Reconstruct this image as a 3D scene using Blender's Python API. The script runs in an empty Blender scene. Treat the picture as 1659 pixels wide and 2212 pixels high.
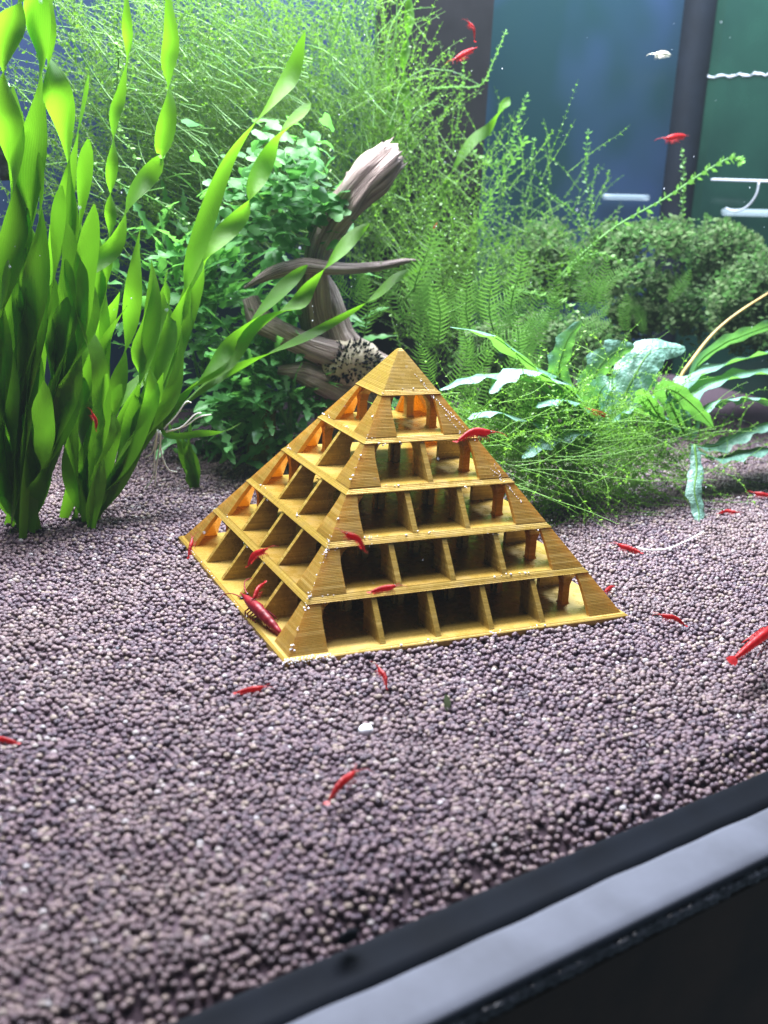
import bpy, math, random
import numpy as np
from mathutils import Vector, Matrix, Quaternion

# ------------------------------------------------------------------ scene, camera, light
sc = bpy.context.scene
col = sc.collection
U = 0.01                                   # geometry below is written in centimetres
rnd = random.Random(7)

CAM = np.array([-18.866, -25.100, 11.365])
ROT = np.array([[0.81109, -0.58280, 0.04977],      # right
                [-0.12844, -0.26047, -0.95690],    # down
                [0.57064, 0.76974, -0.28612]])     # forward
FPX = 2409.0                                # focal length in pixels of a 1659 x 2212 frame

cam_data = bpy.data.cameras.new("camera")
cam = bpy.data.objects.new("camera", cam_data)
col.objects.link(cam)
m = Matrix.Identity(4)
for i in range(3):
    m[i][0] = ROT[0][i]; m[i][1] = -ROT[1][i]; m[i][2] = -ROT[2][i]; m[i][3] = CAM[i] * U
cam.matrix_world = m
cam_data.sensor_fit = 'VERTICAL'; cam_data.sensor_height = 36.0; cam_data.sensor_width = 27.0
cam_data.lens = FPX / 2212 * 36.0
cam_data.clip_start = 0.005; cam_data.clip_end = 10.0
cam_data.dof.use_dof = True
cam_data.dof.focus_distance = 0.325
cam_data.dof.aperture_fstop = 22.0
sc.camera = cam

world = bpy.data.worlds.new("World"); sc.world = world
world.use_nodes = True
world.node_tree.nodes["Background"].inputs[0].default_value = (0.55, 0.75, 1.0, 1)
world.node_tree.nodes["Background"].inputs[1].default_value = 0.15

def area(name, loc, size, size_y, power, color, aim):
    d = bpy.data.lights.new(name, 'AREA'); d.shape = 'RECTANGLE'
    d.size = size * U; d.size_y = size_y * U; d.energy = power; d.color = color
    o = bpy.data.objects.new(name, d); col.objects.link(o)
    o.location = Vector(loc) * U
    o.rotation_euler = (Vector(aim) - Vector(loc)).to_track_quat('-Z', 'Y').to_euler()
    return o
area("led_bar", (2, 16, 44), 40, 8, 13.0, (0.90, 0.93, 1.0), (0, 0, 0))
area("fore_fill", (-3, 5, 44), 44, 8, 3.2, (0.93, 0.92, 1.0), (-2, -1, 0))  # added fill lamp, brightens the plants and the foreground soil
area("wall_glow_fill", (29, 13, 35), 20, 6, 3.2, (0.74, 0.86, 1.0), (27, 14, 0))  # added lamp for the glow on the right of the back wall

sc.view_settings.view_transform = 'Standard'
sc.view_settings.look = 'None'
sc.view_settings.exposure = 0.12
sc.view_settings.gamma = 1.0
sc.render.engine = 'CYCLES'
sc.cycles.max_bounces = 6
sc.cycles.diffuse_bounces = 4
sc.cycles.glossy_bounces = 3
sc.cycles.transmission_bounces = 4
sc.cycles.transparent_max_bounces = 6
sc.cycles.caustics_reflective = False
sc.cycles.caustics_refractive = False
sc.cycles.use_denoising = True
sc.cycles.sample_clamp_indirect = 6.0

# ------------------------------------------------------------------ helpers
def at(x, y, Y):
    """point of the tank on the vertical plane y = Y seen at photo position x, y (1659 x 2212 frame)"""
    d = ROT.T @ np.array([(x - 829.5) / FPX, (y - 1106.0) / FPX, 1.0])
    return Vector(CAM + d * ((Y - CAM[1]) / d[1]))
def atx(x, y, X):
    d = ROT.T @ np.array([(x - 829.5) / FPX, (y - 1106.0) / FPX, 1.0])
    return Vector(CAM + d * ((X - CAM[0]) / d[0]))
def gz(x, y, z=0.0):
    d = ROT.T @ np.array([(x - 829.5) / FPX, (y - 1106.0) / FPX, 1.0])
    return Vector(CAM + d * ((z - CAM[2]) / d[2]))
def atd(x, y, D):
    d = ROT.T @ np.array([(x - 829.5) / FPX, (y - 1106.0) / FPX, 1.0])
    return Vector(CAM + d * D)
RIGHT = Vector(ROT[0]); UP = Vector(-ROT[1]); FWD = Vector(ROT[2])

class MB:
    def __init__(self): self.v = []; self.f = []; self.uv = []
    def add(self, vs, fs, uvs=None):
        b = len(self.v)
        self.v += [tuple(p) for p in vs]
        self.f += [tuple(b + i for i in f) for f in fs]
        self.uv += uvs if uvs is not None else [(0.0, 0.0)] * len(vs)
    def mesh(self, name, mat, origin=(0, 0, 0), smooth=True):
        me = bpy.data.meshes.new(name)
        o = Vector(origin)
        me.from_pydata([tuple((Vector(p) - o) * U) for p in self.v], [], self.f)
        ul = me.uv_layers.new(name="UVMap")
        idx = np.empty(len(me.loops), dtype=np.int32); me.loops.foreach_get("vertex_index", idx)
        ul.data.foreach_set("uv", np.array(self.uv, dtype=np.float32)[idx].ravel())
        me.materials.append(mat)
        if smooth: me.polygons.foreach_set("use_smooth", [True] * len(me.polygons))
        me.update()
        return me
    def build(self, name, mat, parent=None, origin=None, smooth=True):
        if parent is not None:
            org = parent['_o']
        else:
            org = origin if origin is not None else (0, 0, 0)
        me = self.mesh(name, mat, org, smooth)
        o = bpy.data.objects.new(name, me); col.objects.link(o)
        if parent is None: o.location = Vector(org) * U
        else: o.parent = parent
        return o

def tag(o, label, cat, group=None, kind=None):
    if label: o['label'] = label
    if cat: o['category'] = cat
    if group: o['group'] = group
    if kind: o['kind'] = kind
    return o
def thing(name, label, cat, loc=(0, 0, 0), group=None):
    o = bpy.data.objects.new(name, None); col.objects.link(o)
    o.empty_display_size = 0.005
    o.location = Vector(loc) * U
    o['_o'] = tuple(loc)
    return tag(o, label, cat, group)
def struct(o, kind='structure'):
    o['kind'] = kind; return o
def put(me, name, parent, pos, rot, scale=1.0):
    """a part sharing mesh data: pos in cm in world space, rot a quaternion"""
    o = bpy.data.objects.new(name, me); col.objects.link(o); o.parent = parent
    o.location = (Vector(pos) - Vector(parent['_o'])) * U
    o.rotation_mode = 'QUATERNION'; o.rotation_quaternion = rot
    o.scale = (scale,) * 3 if not hasattr(scale, '__len__') else scale
    return o

def box(mb, lo, hi):
    x0, y0, z0 = lo; x1, y1, z1 = hi
    mb.add([(x0,y0,z0),(x1,y0,z0),(x1,y1,z0),(x0,y1,z0),(x0,y0,z1),(x1,y0,z1),(x1,y1,z1),(x0,y1,z1)],
           [(0,3,2,1),(4,5,6,7),(0,1,5,4),(1,2,6,5),(2,3,7,6),(3,0,4,7)])
def catmull(pts, n):
    P = [Vector(p) for p in pts]
    P = [P[0] * 2 - P[1]] + P + [P[-1] * 2 - P[-2]]
    out = []; segs = len(P) - 3
    for i in range(n + 1):
        s = i / n * segs; k = min(int(s), segs - 1); t = s - k
        a, b, c, d = P[k:k + 4]
        out.append(0.5 * ((2 * b) + (c - a) * t + (2 * a - 5 * b + 4 * c - d) * t * t + (3 * b - a - 3 * c + d) * t ** 3))
    return out
def frames(path):
    n = len(path); T = []
    for i in range(n):
        T.append((path[min(i + 1, n - 1)] - path[max(i - 1, 0)]).normalized())
    a = Vector((0, 0, 1)) if abs(T[0].z) < 0.9 else Vector((1, 0, 0))
    N = [(a - T[0] * a.dot(T[0])).normalized()]
    for i in range(1, n):
        v = N[-1] - T[i] * N[-1].dot(T[i])
        N.append(v.normalized() if v.length > 1e-6 else N[-1])
    return T, N
def tube(mb, path, rad, sides=6, cap=True, shape=None):
    T, N = frames(path); vs = []; fs = []; uvs = []
    n = len(path)
    for i, p in enumerate(path):
        B = T[i].cross(N[i]); r = rad(i / (n - 1)) if callable(rad) else rad
        for k in range(sides):
            a = 2 * math.pi * k / sides
            rr = r * (shape(i / (n - 1), a) if shape else 1.0)
            vs.append(p + N[i] * (math.cos(a) * rr) + B * (math.sin(a) * rr)); uvs.append((k / sides, i / (n - 1)))
    for i in range(n - 1):
        for k in range(sides):
            k2 = (k + 1) % sides
            fs.append((i * sides + k, i * sides + k2, (i + 1) * sides + k2, (i + 1) * sides + k))
    if cap:
        fs.append(tuple(range(sides - 1, -1, -1))); fs.append(tuple((n - 1) * sides + k for k in range(sides)))
    mb.add(vs, fs, uvs)
def ribbon(mb, path, width, tw0=0.0, turns=0.0, cross=4, cup=0.12, ref=None, wav=0.0, wob=0.0, ph=0.0):
    """leaf blade: width(t) in cm, twisted about its midrib by `turns` half turns; ref = wanted blade normal at the base"""
    T, N = frames(path); n = len(path); vs = []; fs = []; uvs = []
    off = 0.0
    if ref is not None:
        r = Vector(ref); r = r - T[0] * r.dot(T[0])
        if r.length > 1e-5:
            r.normalize(); B0 = T[0].cross(N[0]); off = math.atan2(r.dot(B0), r.dot(N[0]))
    for i, p in enumerate(path):
        t = i / (n - 1); B = T[i].cross(N[i])
        a = off + tw0 + math.pi * turns * t + wob * math.sin(t * 9 + ph)
        nn = N[i] * math.cos(a) + B * math.sin(a); ss = T[i].cross(nn)
        w = width(t) * 0.5
        for k in range(cross + 1):
            u = k / cross * 2 - 1
            lift = cup * w * (u * u) + wav * w * abs(u) ** 2 * math.sin(t * 34 + ph + (1.3 if u > 0 else 0)) 
            vs.append(p + ss * (u * w) + nn * lift); uvs.append((k / cross, t))
    for i in range(n - 1):
        for k in range(cross):
            b = i * (cross + 1) + k
            fs.append((b, b + 1, b + cross + 2, b + cross + 1))
    mb.add(vs, fs, uvs)
def blade_w(w, base=0.45, tip=0.12):
    return lambda t: w * (base + (1 - base) * min(1, t / 0.18)) * (1.0 if t < 0.8 else max(tip, math.sqrt(max(0, 1 - ((t - 0.8) / 0.2) ** 2))))
def ico(mb, c, r, squash=(1, 1, 1), seg=6, rings=4):
    vs = []; fs = []
    for i in range(rings + 1):
        th = math.pi * i / rings
        for k in range(seg):
            a = 2 * math.pi * k / seg
            vs.append((c[0] + r * squash[0] * math.sin(th) * math.cos(a), c[1] + r * squash[1] * math.sin(th) * math.sin(a), c[2] + r * squash[2] * math.cos(th)))
    for i in range(rings):
        for k in range(seg):
            k2 = (k + 1) % seg
            fs.append((i * seg + k, (i + 1) * seg + k, (i + 1) * seg + k2, i * seg + k2))
    mb.add(vs, fs)

# ------------------------------------------------------------------ materials
class NT:
    def __init__(self, name):
        self.m = bpy.data.materials.new(name); self.m.use_nodes = True
        self.t = self.m.node_tree; self.t.nodes.clear()
        self.out = self.n('ShaderNodeOutputMaterial')
    def n(self, typ, **kw):
        nd = self.t.nodes.new(typ)
        for k, v in kw.items():
            if k.startswith('_'): setattr(nd, k[1:], v)
        return nd
    def l(self, a, b): self.t.links.new(a, b)
    def coord(self, which='Object', scale=(1, 1, 1)):
        c = self.n('ShaderNodeTexCoord'); mp = self.n('ShaderNodeMapping')
        mp.inputs['Scale'].default_value = scale
        self.l(c.outputs[which], mp.inputs[0]); return mp.outputs[0]
    def noise(self, vec, scale, detail=3, rough=0.55):
        n = self.n('ShaderNodeTexNoise'); n.inputs['Scale'].default_value = scale
        n.inputs['Detail'].default_value = detail; n.inputs['Roughness'].default_value = rough
        if vec is not None: self.l(vec, n.inputs['Vector'])
        return n.outputs['Fac']
    def ramp(self, fac, stops, interp='LINEAR'):
        r = self.n('ShaderNodeValToRGB'); e = r.color_ramp.elements
        r.color_ramp.interpolation = interp
        while len(e) < len(stops): e.new(0.5)
        for k, (p, c) in enumerate(stops):
            e[k].position = p; e[k].color = (*c, 1) if len(c) == 3 else c
        self.l(fac, r.inputs[0]); return r.outputs[0]
    def mix(self, fac, a, b, blend='MIX'):
        x = self.n('ShaderNodeMix'); x.data_type = 'RGBA'; x.blend_type = blend
        for s, v in ((0, fac), (6, a), (7, b)):
            if isinstance(v, (int, float)): x.inputs[s].default_value = v
            elif isinstance(v, tuple): x.inputs[s].default_value = (*v, 1)
            else: self.l(v, x.inputs[s])
        return x.outputs[2]
    def math(self, op, a, b=0.0):
        x = self.n('ShaderNodeMath'); x.operation = op
        for s, v in ((0, a), (1, b)):
            if isinstance(v, (int, float)): x.inputs[s].default_value = v
            else: self.l(v, x.inputs[s])
        return x.outputs[0]
    def bsdf(self, color, rough=0.5, spec=0.5, bump=None, bdist=0.0002, bstr=1.0, **kw):
        b = self.n('ShaderNodeBsdfPrincipled')
        if isinstance(color, tuple): b.inputs['Base Color'].default_value = (*color, 1)
        else: self.l(color, b.inputs['Base Color'])
        if isinstance(rough, (int, float)): b.inputs['Roughness'].default_value = rough
        else: self.l(rough, b.inputs['Roughness'])
        b.inputs['Specular IOR Level'].default_value = spec
        for k, v in kw.items(): b.inputs[k.replace('_', ' ')].default_value = v
        if bump is not None:
            bp = self.n('ShaderNodeBump'); bp.inputs['Distance'].default_value = bdist; bp.inputs['Strength'].default_value = bstr
            self.l(bump, bp.inputs['Height']); self.l(bp.outputs[0], b.inputs['Normal']); self.bumpn = bp
        return b
    def done(self, sh):
        self.l(sh.outputs[0], self.out.inputs['Surface']); return self.m
    def trans(self, b, color, fac):
        t = self.n('ShaderNodeBsdfTranslucent')
        if isinstance(color, tuple): t.inputs[0].default_value = (*color, 1)
        else: self.l(color, t.inputs[0])
        x = self.n('ShaderNodeMixShader'); x.inputs[0].default_value = fac
        self.l(b.outputs[0], x.inputs[1]); self.l(t.outputs[0], x.inputs[2]); return x

def leaf_mat(name, lo, hi, tcol, fac=0.42, rough=0.35, veins=0.0, spec=0.5, nscale=160, vary=0.5, bump=0.00025, spots=False):
    k = NT(name); v = k.coord('Object')
    oi = k.n('ShaderNodeObjectInfo')
    n = k.noise(v, nscale, 3)
    f = k.math('ADD', k.math('MULTIPLY', n, 1 - vary), k.math('MULTIPLY', oi.outputs['Random'], vary))
    c = k.ramp(f, [(0.2, lo), (0.8, hi)])
    hgt = n
    if spots:
        sn = k.noise(v, 120, 5, 0.7)
        c = k.mix(k.ramp(sn, [(0.58, (0, 0, 0)), (0.72, (0.7, 0.7, 0.7))]), c, (0.07, 0.085, 0.02))
    if veins:
        uv = k.coord('UV', (1, 1, 1)); w = k.n('ShaderNodeTexWave'); w.inputs['Scale'].default_value = veins
        w.inputs['Distortion'].default_value = 0.6; k.l(uv, w.inputs[0]); w.bands_direction = 'X'
        c = k.mix(k.math('MULTIPLY', w.outputs['Fac'], 0.45), c, lo)
        hgt = k.math('ADD', k.math('MULTIPLY', n, 0.6), k.math('MULTIPLY', w.outputs['Fac'], 0.25))
    b = k.bsdf(c, rough, spec, bump=hgt, bdist=bump)
    tc = k.mix(1.0, c, tcol, 'MULTIPLY') if False else tcol
    return k.done(k.trans(b, tc, fac))

def plain(name, color, rough=0.5, spec=0.5, nscale=None, var=0.25, bump=0.0, **kw):
    k = NT(name)
    if nscale:
        n = k.noise(k.coord('Object'), nscale, 4)
        c = k.ramp(n, [(0.25, tuple(x * (1 - var) for x in color)), (0.75, tuple(min(1, x * (1 + var)) for x in color))])
        return k.done(k.bsdf(c, rough, spec, bump=n if bump else None, bdist=bump or 0.0001, **kw))
    return k.done(k.bsdf(color, rough, spec, **kw))

# gold translucent filament with print lines
def gold(name, tfac):
    k = NT(name); v = k.coord('Object')
    streak = k.noise(k.coord('Object', (14, 14, 2300)), 1.0, 3, 0.6)
    broad = k.noise(v, 60, 3); film = k.noise(v, 260, 5, 0.7)
    w = k.n('ShaderNodeTexWave'); w.bands_direction = 'Z'; w.wave_profile = 'SIN'
    w.inputs['Scale'].default_value = 2 * math.pi / 20 / 0.00034; w.inputs['Distortion'].default_value = 1.2
    w.inputs['Detail'].default_value = 1.0; w.inputs['Detail Scale'].default_value = 0.15
    k.l(v, w.inputs[0])
    c = k.ramp(streak, [(0.25, (0.22, 0.135, 0.022)), (0.52, (0.40, 0.265, 0.050)), (0.78, (0.66, 0.49, 0.16))])
    c = k.mix(k.math('MULTIPLY', broad, 0.35), c, (0.27, 0.15, 0.02))
    c = k.mix(k.ramp(film, [(0.52, (0, 0, 0)), (0.72, (0.55, 0.55, 0.55))]), c, (0.13, 0.085, 0.025))
    h = k.math('ADD', k.math('MULTIPLY', w.outputs['Fac'], 0.7), k.math('MULTIPLY', streak, 0.8))
    b = k.bsdf(c, k.ramp(film, [(0.3, (0.16, 0.16, 0.16)), (0.7, (0.42, 0.42, 0.42))]), 0.75, bump=h, bdist=0.00005, bstr=0.9, Metallic=0.42)
    return k.done(k.trans(b, (1.0, 0.50, 0.01), tfac))
M_gold = gold('gold_filament', 0.07); M_thin = gold('gold_filament_thin', 0.32)

k = NT('soil_granule')
oi = k.n('ShaderNodeObjectInfo')
c = k.ramp(oi.outputs['Random'], [(0.0, (0.050, 0.031, 0.053)), (0.35, (0.106, 0.064, 0.088)), (0.62, (0.152, 0.096, 0.118)), (0.85, (0.215, 0.148, 0.155)), (0.96, (0.27, 0.21, 0.17)), (1.0, (0.40, 0.38, 0.40))])
gn = k.noise(k.coord('Object'), 1500, 3)
mulm = k.noise(oi.outputs['Location'], 22, 4, 0.6)
c = k.mix(k.ramp(mulm, [(0.45, (0, 0, 0)), (0.75, (0.6, 0.6, 0.6))]), c, (0.19, 0.135, 0.12))
c = k.mix(0.5, c, k.ramp(gn, [(0.3, (0.45, 0.45, 0.45)), (0.7, (1.0, 1.0, 1.0))]), 'MULTIPLY')
M_gran = k.done(k.bsdf(c, 0.36, 0.5, bump=gn, bdist=0.0001))
M_bed = plain('soil_dark', (0.052, 0.034, 0.044), 0.9, 0.2, 900, 0.4)

# ------------------------------------------------------------------ the tank
k = NT('clear_glass'); tb = k.n('ShaderNodeBsdfTransparent'); tb.inputs[0].default_value = (1, 1, 1, 1)
M_clear = k.done(tb)
XL, XR, YF, YB, ZT = -26.0, 37.0, -13.1, 22.0, 24.0

k = NT('back_film_glow')                      # smooth dark blue film behind the back pane, thin algae, blue-teal blotches painting in the hazy glow
v = k.coord('Object')
n1 = k.noise(v, 6, 3); n2 = k.noise(v, 45, 4)
c = k.ramp(n1, [(0.38, (0.006, 0.022, 0.030)), (0.60, (0.028, 0.044, 0.125))])
c = k.mix(k.math('MULTIPLY', n2, 0.35), c, (0.008, 0.028, 0.022))
M_back = k.done(k.bsdf(c, 0.30, 0.4))
k = NT('side_pane')
n1 = k.noise(k.coord('Object'), 14, 4)
c = k.ramp(n1, [(0.35, (0.003, 0.012, 0.009)), (0.7, (0.007, 0.026, 0.018))])
M_side = k.done(k.bsdf(c, 0.10, 0.5))
M_black = plain('black_silicone', (0.003, 0.0045, 0.008), 0.7, 0.08, 60, 0.4)
M_grey = plain('grey_rim', (0.060, 0.066, 0.086), 0.75, 0.25, 90, 0.22)
M_cab = plain('dark_cabinet', (0.042, 0.021, 0.010), 0.6, 0.3, 50, 0.5)


fg = thing('front_glass', 'clear front pane of the aquarium that the scene is seen through', 'glass pane', (5.5, YF - 0.25, -0.5))
mb = MB(); box(mb, (XL, YF - 0.48, -0.5), (XR, YF - 0.02, ZT)); mb.build('pane', M_clear, fg, smooth=False)
mb = MB(); box(mb, (XL, YB, -0.5), (XR, YB + 0.6, ZT)); o = mb.build('back_wall', M_back, smooth=False); struct(o)
mb = MB(); box(mb, (XR, YF, -0.5), (XR + 0.6, YB - 0.01, ZT)); o = mb.build('side_wall', M_side, smooth=False); struct(o)
mb = MB()
tube(mb, [Vector((XR - 0.35, YB - 0.35, z)) for z in np.linspace(-0.4, ZT, 14)], 1.05, 12)
tag(mb.build('corner_seam', M_black), 'black silicone seam running up the back right corner of the tank', 'silicone seam')

# bottom rim in front of the pane: dark skirt, pale grey ledge, foam mat, cabinet
rim = thing('tank_base_rim', 'dark tank base rim with a pale grey ledge below the front pane', 'tank rim', (0, YF - 0.6, -0.3))
def strip(name, mat, prof, parent=None, n=260):
    """a moulding along x; prof(x) gives its outline in y, z"""
    mb = MB(); vs = []; fs = []; P = len(prof(0.0))
    for i in range(n + 1):
        x = XL + (XR - XL) * i / n
        vs += [(x, y, z) for y, z in prof(x)]
    for i in range(n):
        for q in range(P - 1): fs.append((i * P + q, i * P + q + 1, (i + 1) * P + q + 1, (i + 1) * P + q))
    mb.add(vs, fs); return mb.build(name, mat, parent)
def wav(x): return 0.5 * math.sin(x * 0.9) + 0.3 * math.sin(x * 2.1 + 1) + 0.2 * math.sin(x * 4.3)
strip('skirt', M_black, lambda x: [(YF - 0.485, 0.262 + 0.012 * wav(x)), (YF - 0.53, 0.25 + 0.012 * wav(x)), (YF - 0.62, 0.19), (YF - 0.9, 0.08), (YF - 1.13, -0.02), (YF - 1.14, -0.30), (YF - 0.49, -0.30)], rim)
strip('ledge', M_grey, lambda x: [(YF - 1.10 + 0.035 * wav(x), -0.03), (YF - 1.12 + 0.035 * wav(x), 0.0), (YF - 1.20 + 0.03 * wav(x), 0.005), (YF - 1.5, -0.02), (YF - 1.85, -0.05), (YF - 2.02, -0.085), (YF - 2.08, -0.14), (YF - 2.085, -0.24), (YF - 1.0, -0.26)], rim)
k = NT('foam'); vv = k.n('ShaderNodeTexVoronoi'); vv.inputs['Scale'].default_value = 700; k.l(k.coord('Object'), vv.inputs['Vector'])
M_foam = k.done(k.bsdf((0.014, 0.016, 0.022), 0.22, 0.7, bump=vv.outputs['Distance'], bdist=0.0008))
rj = [rnd.uniform(-0.02, 0.05) for _ in range(900)]
def matprof(x):
    e = rj[int((x + 30) * 11) % 900]
    return [(YF - 1.0, -0.265), (YF - 2.10, -0.25 + e * 0.4), (YF - 2.18 - e, -0.29), (YF - 2.17 - e, -0.42), (YF - 2.10, -0.48 - e), (YF - 1.0, -0.5)]
tag(strip('foam_mat', M_foam, matprof, None, 700), 'thin black foam mat with a ragged edge under the tank rim', 'mat')
mb = MB(); box(mb, (XL - 4, YF - 2.12, -12), (XR + 4, YB, -0.56)); tag(mb.build('cabinet', M_cab, smooth=False), 'dark brown cabinet that the aquarium stands on', 'cabinet')
mb = MB(); p = at(752, 2024, YF - 0.5); ico(mb, (p.x, p.y, p.z), 0.16, (1.3, 0.4, 0.8), 10, 6)
tag(mb.build('silicone_blob', M_black), 'small black blob stuck on the dark band below the soil', 'blob')

# internal filter box at the back
M_filter = plain('filter_plastic', (0.010, 0.009, 0.011), 0.4, 0.4, 80, 0.3)
ft = thing('filter_box', 'tall dark filter box standing at the back wall behind the moss', 'filter', (16.3, 20.3, -0.3))
mb = MB(); box(mb, (14.0, 18.8, -0.3), (18.6, 21.9, 22)); mb.build('housing', M_filter, ft, smooth=False)
for j in range(7):
    mb = MB(); box(mb, (14.3, 18.70, 4.2 + j * 1.1), (18.3, 18.795, 4.7 + j * 1.1)); mb.build('grille_slat', M_filter, ft, smooth=False)

# ------------------------------------------------------------------ soil granules (one mass)
def soil_z(x, y):
    return -0.7 * max(0, YF + 0.95 - y) + 0.12 * math.sin(x * 0.21 + 0.7) * math.sin(y * 0.19 + 0.4) * min(1, max(0, (math.hypot(x, y) - 6) / 5)) + max(0, y - 9) * 0.06
mb = MB(); gx_ = np.arange(XL, XR + 0.01, 0.9); gy_ = np.concatenate([np.arange(YF, YF + 1.5, 0.25), np.arange(YF + 1.5, YB + 0.6, 0.7)])
mb.add([(x, min(y, YB), soil_z(x, y) - 0.135) for y in gy_ for x in gx_], [(r * len(gx_) + i, r * len(gx_) + i + 1, (r + 1) * len(gx_) + i + 1, (r + 1) * len(gx_) + i) for r in range(len(gy_) - 1) for i in range(len(gx_) - 1)])
struct(mb.build('soil_bed', M_bed))
pts = []; rads = []
pitch = 0.147
ys = np.arange(YF + 0.02, 17.5, pitch * 0.866)
for r, y in enumerate(ys):
    # keep what the camera (or one a step aside) can see
    x0 = -16.5 + (y - YF) * 0.27; x1 = min(36.5, 4.0 + (y - YF) * 1.75)
    if y > 4: x1 = min(x1, 30)
    nx = int((x1 - x0) / pitch)
    for i in range(nx):
        if rnd.random() < 0.05: continue
        gx = x0 + i * pitch + (r % 2) * pitch * 0.5
        x = gx + 0.16 * math.sin(y * 1.9 + 0.8 * math.sin(gx * 1.1)) + 0.09 * math.sin(gx * 2.3 + y * 3.1) + rnd.gauss(0, 0.020)
        yy = max(YF + 0.02, y + 0.14 * math.sin(gx * 1.7 + 0.9 * math.sin(y * 1.3)) + 0.08 * math.sin(gx * 3.3 - y * 1.1) + rnd.gauss(0, 0.020)); s = rnd.choice((0.060, 0.066, 0.070, 0.074, 0.082)) * rnd.uniform(0.94, 1.08)
        pts.append((x, yy, soil_z(x, yy) - 0.085 + rnd.uniform(-0.045, 0.045))); rads.append(s)
        if y < YF + 1.4: pts.append((x + 0.07, yy + 0.05, soil_z(x, yy) - 0.20)); rads.append(0.078)
        if rnd.random() < 0.10:
            pts.append((x + 0.06, yy + 0.04, soil_z(x, yy) - 0.005 + rnd.uniform(-0.02, 0.02))); rads.append(s * rnd.uniform(0.8, 1.0))
for i in range(420):                      # grains heaped against the pyramid's base
    u = rnd.uniform(-5.2, 5.2); e = 5.09 + abs(rnd.gauss(0, 0.07)); sd = rnd.choice((0, 1, 2, 3)); a_ = math.radians(-11.3)
    px_, py_ = [(u, -e), (-e, u), (u, e), (e, u)][sd]
    hump = max(0, math.sin(u * 1.3 + sd * 2) + 0.3 * math.sin(u * 4.1))
    pts.append((px_ * math.cos(a_) - py_ * math.sin(a_), px_ * math.sin(a_) + py_ * math.cos(a_), -0.02 + 0.09 * hump * rnd.random())); rads.append(rnd.uniform(0.055, 0.075))
for r in range(5):                        # the face pressed against the front pane
    for i in range(int(26 / pitch)):
        x = -17 + i * pitch + (r % 2) * pitch * 0.5 + rnd.gauss(0, 0.03)
        pts.append((x, YF + 0.03 + rnd.uniform(-0.03, 0.04), -0.42 - r * pitch * 0.62 + rnd.gauss(0, 0.03))); rads.append(rnd.uniform(0.055, 0.075))
me = bpy.data.meshes.new('soil_granules')
me.from_pydata([tuple(c * U for c in p) for p in pts], [], [])
at_ = me.attributes.new('rad', 'FLOAT', 'POINT'); at_.data.foreach_set('value', np.array(rads, dtype=np.float32) * U)
soil = bpy.data.objects.new('soil_granules', me); col.objects.link(soil)
tag(soil, 'dark purple brown round soil granules covering the tank floor', 'soil', kind='stuff')
ng = bpy.data.node_groups.new('granules', 'GeometryNodeTree')
ng.interface.new_socket('Geometry', in_out='INPUT', socket_type='NodeSocketGeometry')
ng.interface.new_socket('Geometry', in_out='OUTPUT', socket_type='NodeSocketGeometry')
gi = ng.nodes.new('NodeGroupInput'); go = ng.nodes.new('NodeGroupOutput')
join = ng.nodes.new('GeometryNodeJoinGeometry')
for q in range(4):
    s = ng.nodes.new('GeometryNodeMeshIcoSphere'); s.inputs['Radius'].default_value = 1.0; s.inputs['Subdivisions'].default_value = 2
    nz = ng.nodes.new('ShaderNodeTexNoise'); nz.noise_dimensions = '4D'; nz.inputs['W'].default_value = q * 3.7; nz.inputs['Scale'].default_value = 1.1; nz.inputs['Detail'].default_value = 2.0
    sub = ng.nodes.new('ShaderNodeVectorMath'); sub.operation = 'SUBTRACT'; sub.inputs[1].default_value = (0.5, 0.5, 0.5)
    scl = ng.nodes.new('ShaderNodeVectorMath'); scl.operation = 'SCALE'; scl.inputs['Scale'].default_value = 0.07
    sp = ng.nodes.new('GeometryNodeSetPosition')
    ng.links.new(nz.outputs['Color'], sub.inputs[0]); ng.links.new(sub.outputs[0], scl.inputs[0]); ng.links.new(scl.outputs[0], sp.inputs['Offset'])
    ng.links.new(s.outputs['Mesh'], sp.inputs['Geometry'])
    sm = ng.nodes.new('GeometryNodeSetShadeSmooth'); ng.links.new(sp.outputs[0], sm.inputs[0])
    mt = ng.nodes.new('GeometryNodeSetMaterial'); mt.inputs['Material'].default_value = M_gran; ng.links.new(sm.outputs[0], mt.inputs[0])
    g2 = ng.nodes.new('GeometryNodeGeometryToInstance'); ng.links.new(mt.outputs[0], g2.inputs[0]); ng.links.new(g2.outputs[0], join.inputs[0])
m2p = ng.nodes.new('GeometryNodeMeshToPoints')
iop = ng.nodes.new('GeometryNodeInstanceOnPoints'); iop.inputs['Pick Instance'].default_value = True
na = ng.nodes.new('GeometryNodeInputNamedAttribute'); na.data_type = 'FLOAT'; na.inputs['Name'].default_value = 'rad'
rv = ng.nodes.new('FunctionNodeRandomValue'); rv.data_type = 'FLOAT_VECTOR'; rv.inputs[1].default_value = (6.28, 6.28, 6.28)
ri = ng.nodes.new('FunctionNodeRandomValue'); ri.data_type = 'INT'; ri.inputs['Min'].default_value = 0; ri.inputs['Max'].default_value = 3
ng.links.new(gi.outputs[0], m2p.inputs['Mesh']); ng.links.new(m2p.outputs[0], iop.inputs['Points'])
ng.links.new(join.outputs[0], iop.inputs['Instance']); ng.links.new(na.outputs[0], iop.inputs['Scale'])
ng.links.new(rv.outputs[0], iop.inputs['Rotation']); ng.links.new(ri.outputs[2], iop.inputs['Instance Index'])
ng.links.new(iop.outputs[0], go.inputs[0])
md = soil.modifiers.new('granules', 'NODES'); md.node_group = ng
me.materials.append(M_gran)

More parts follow.
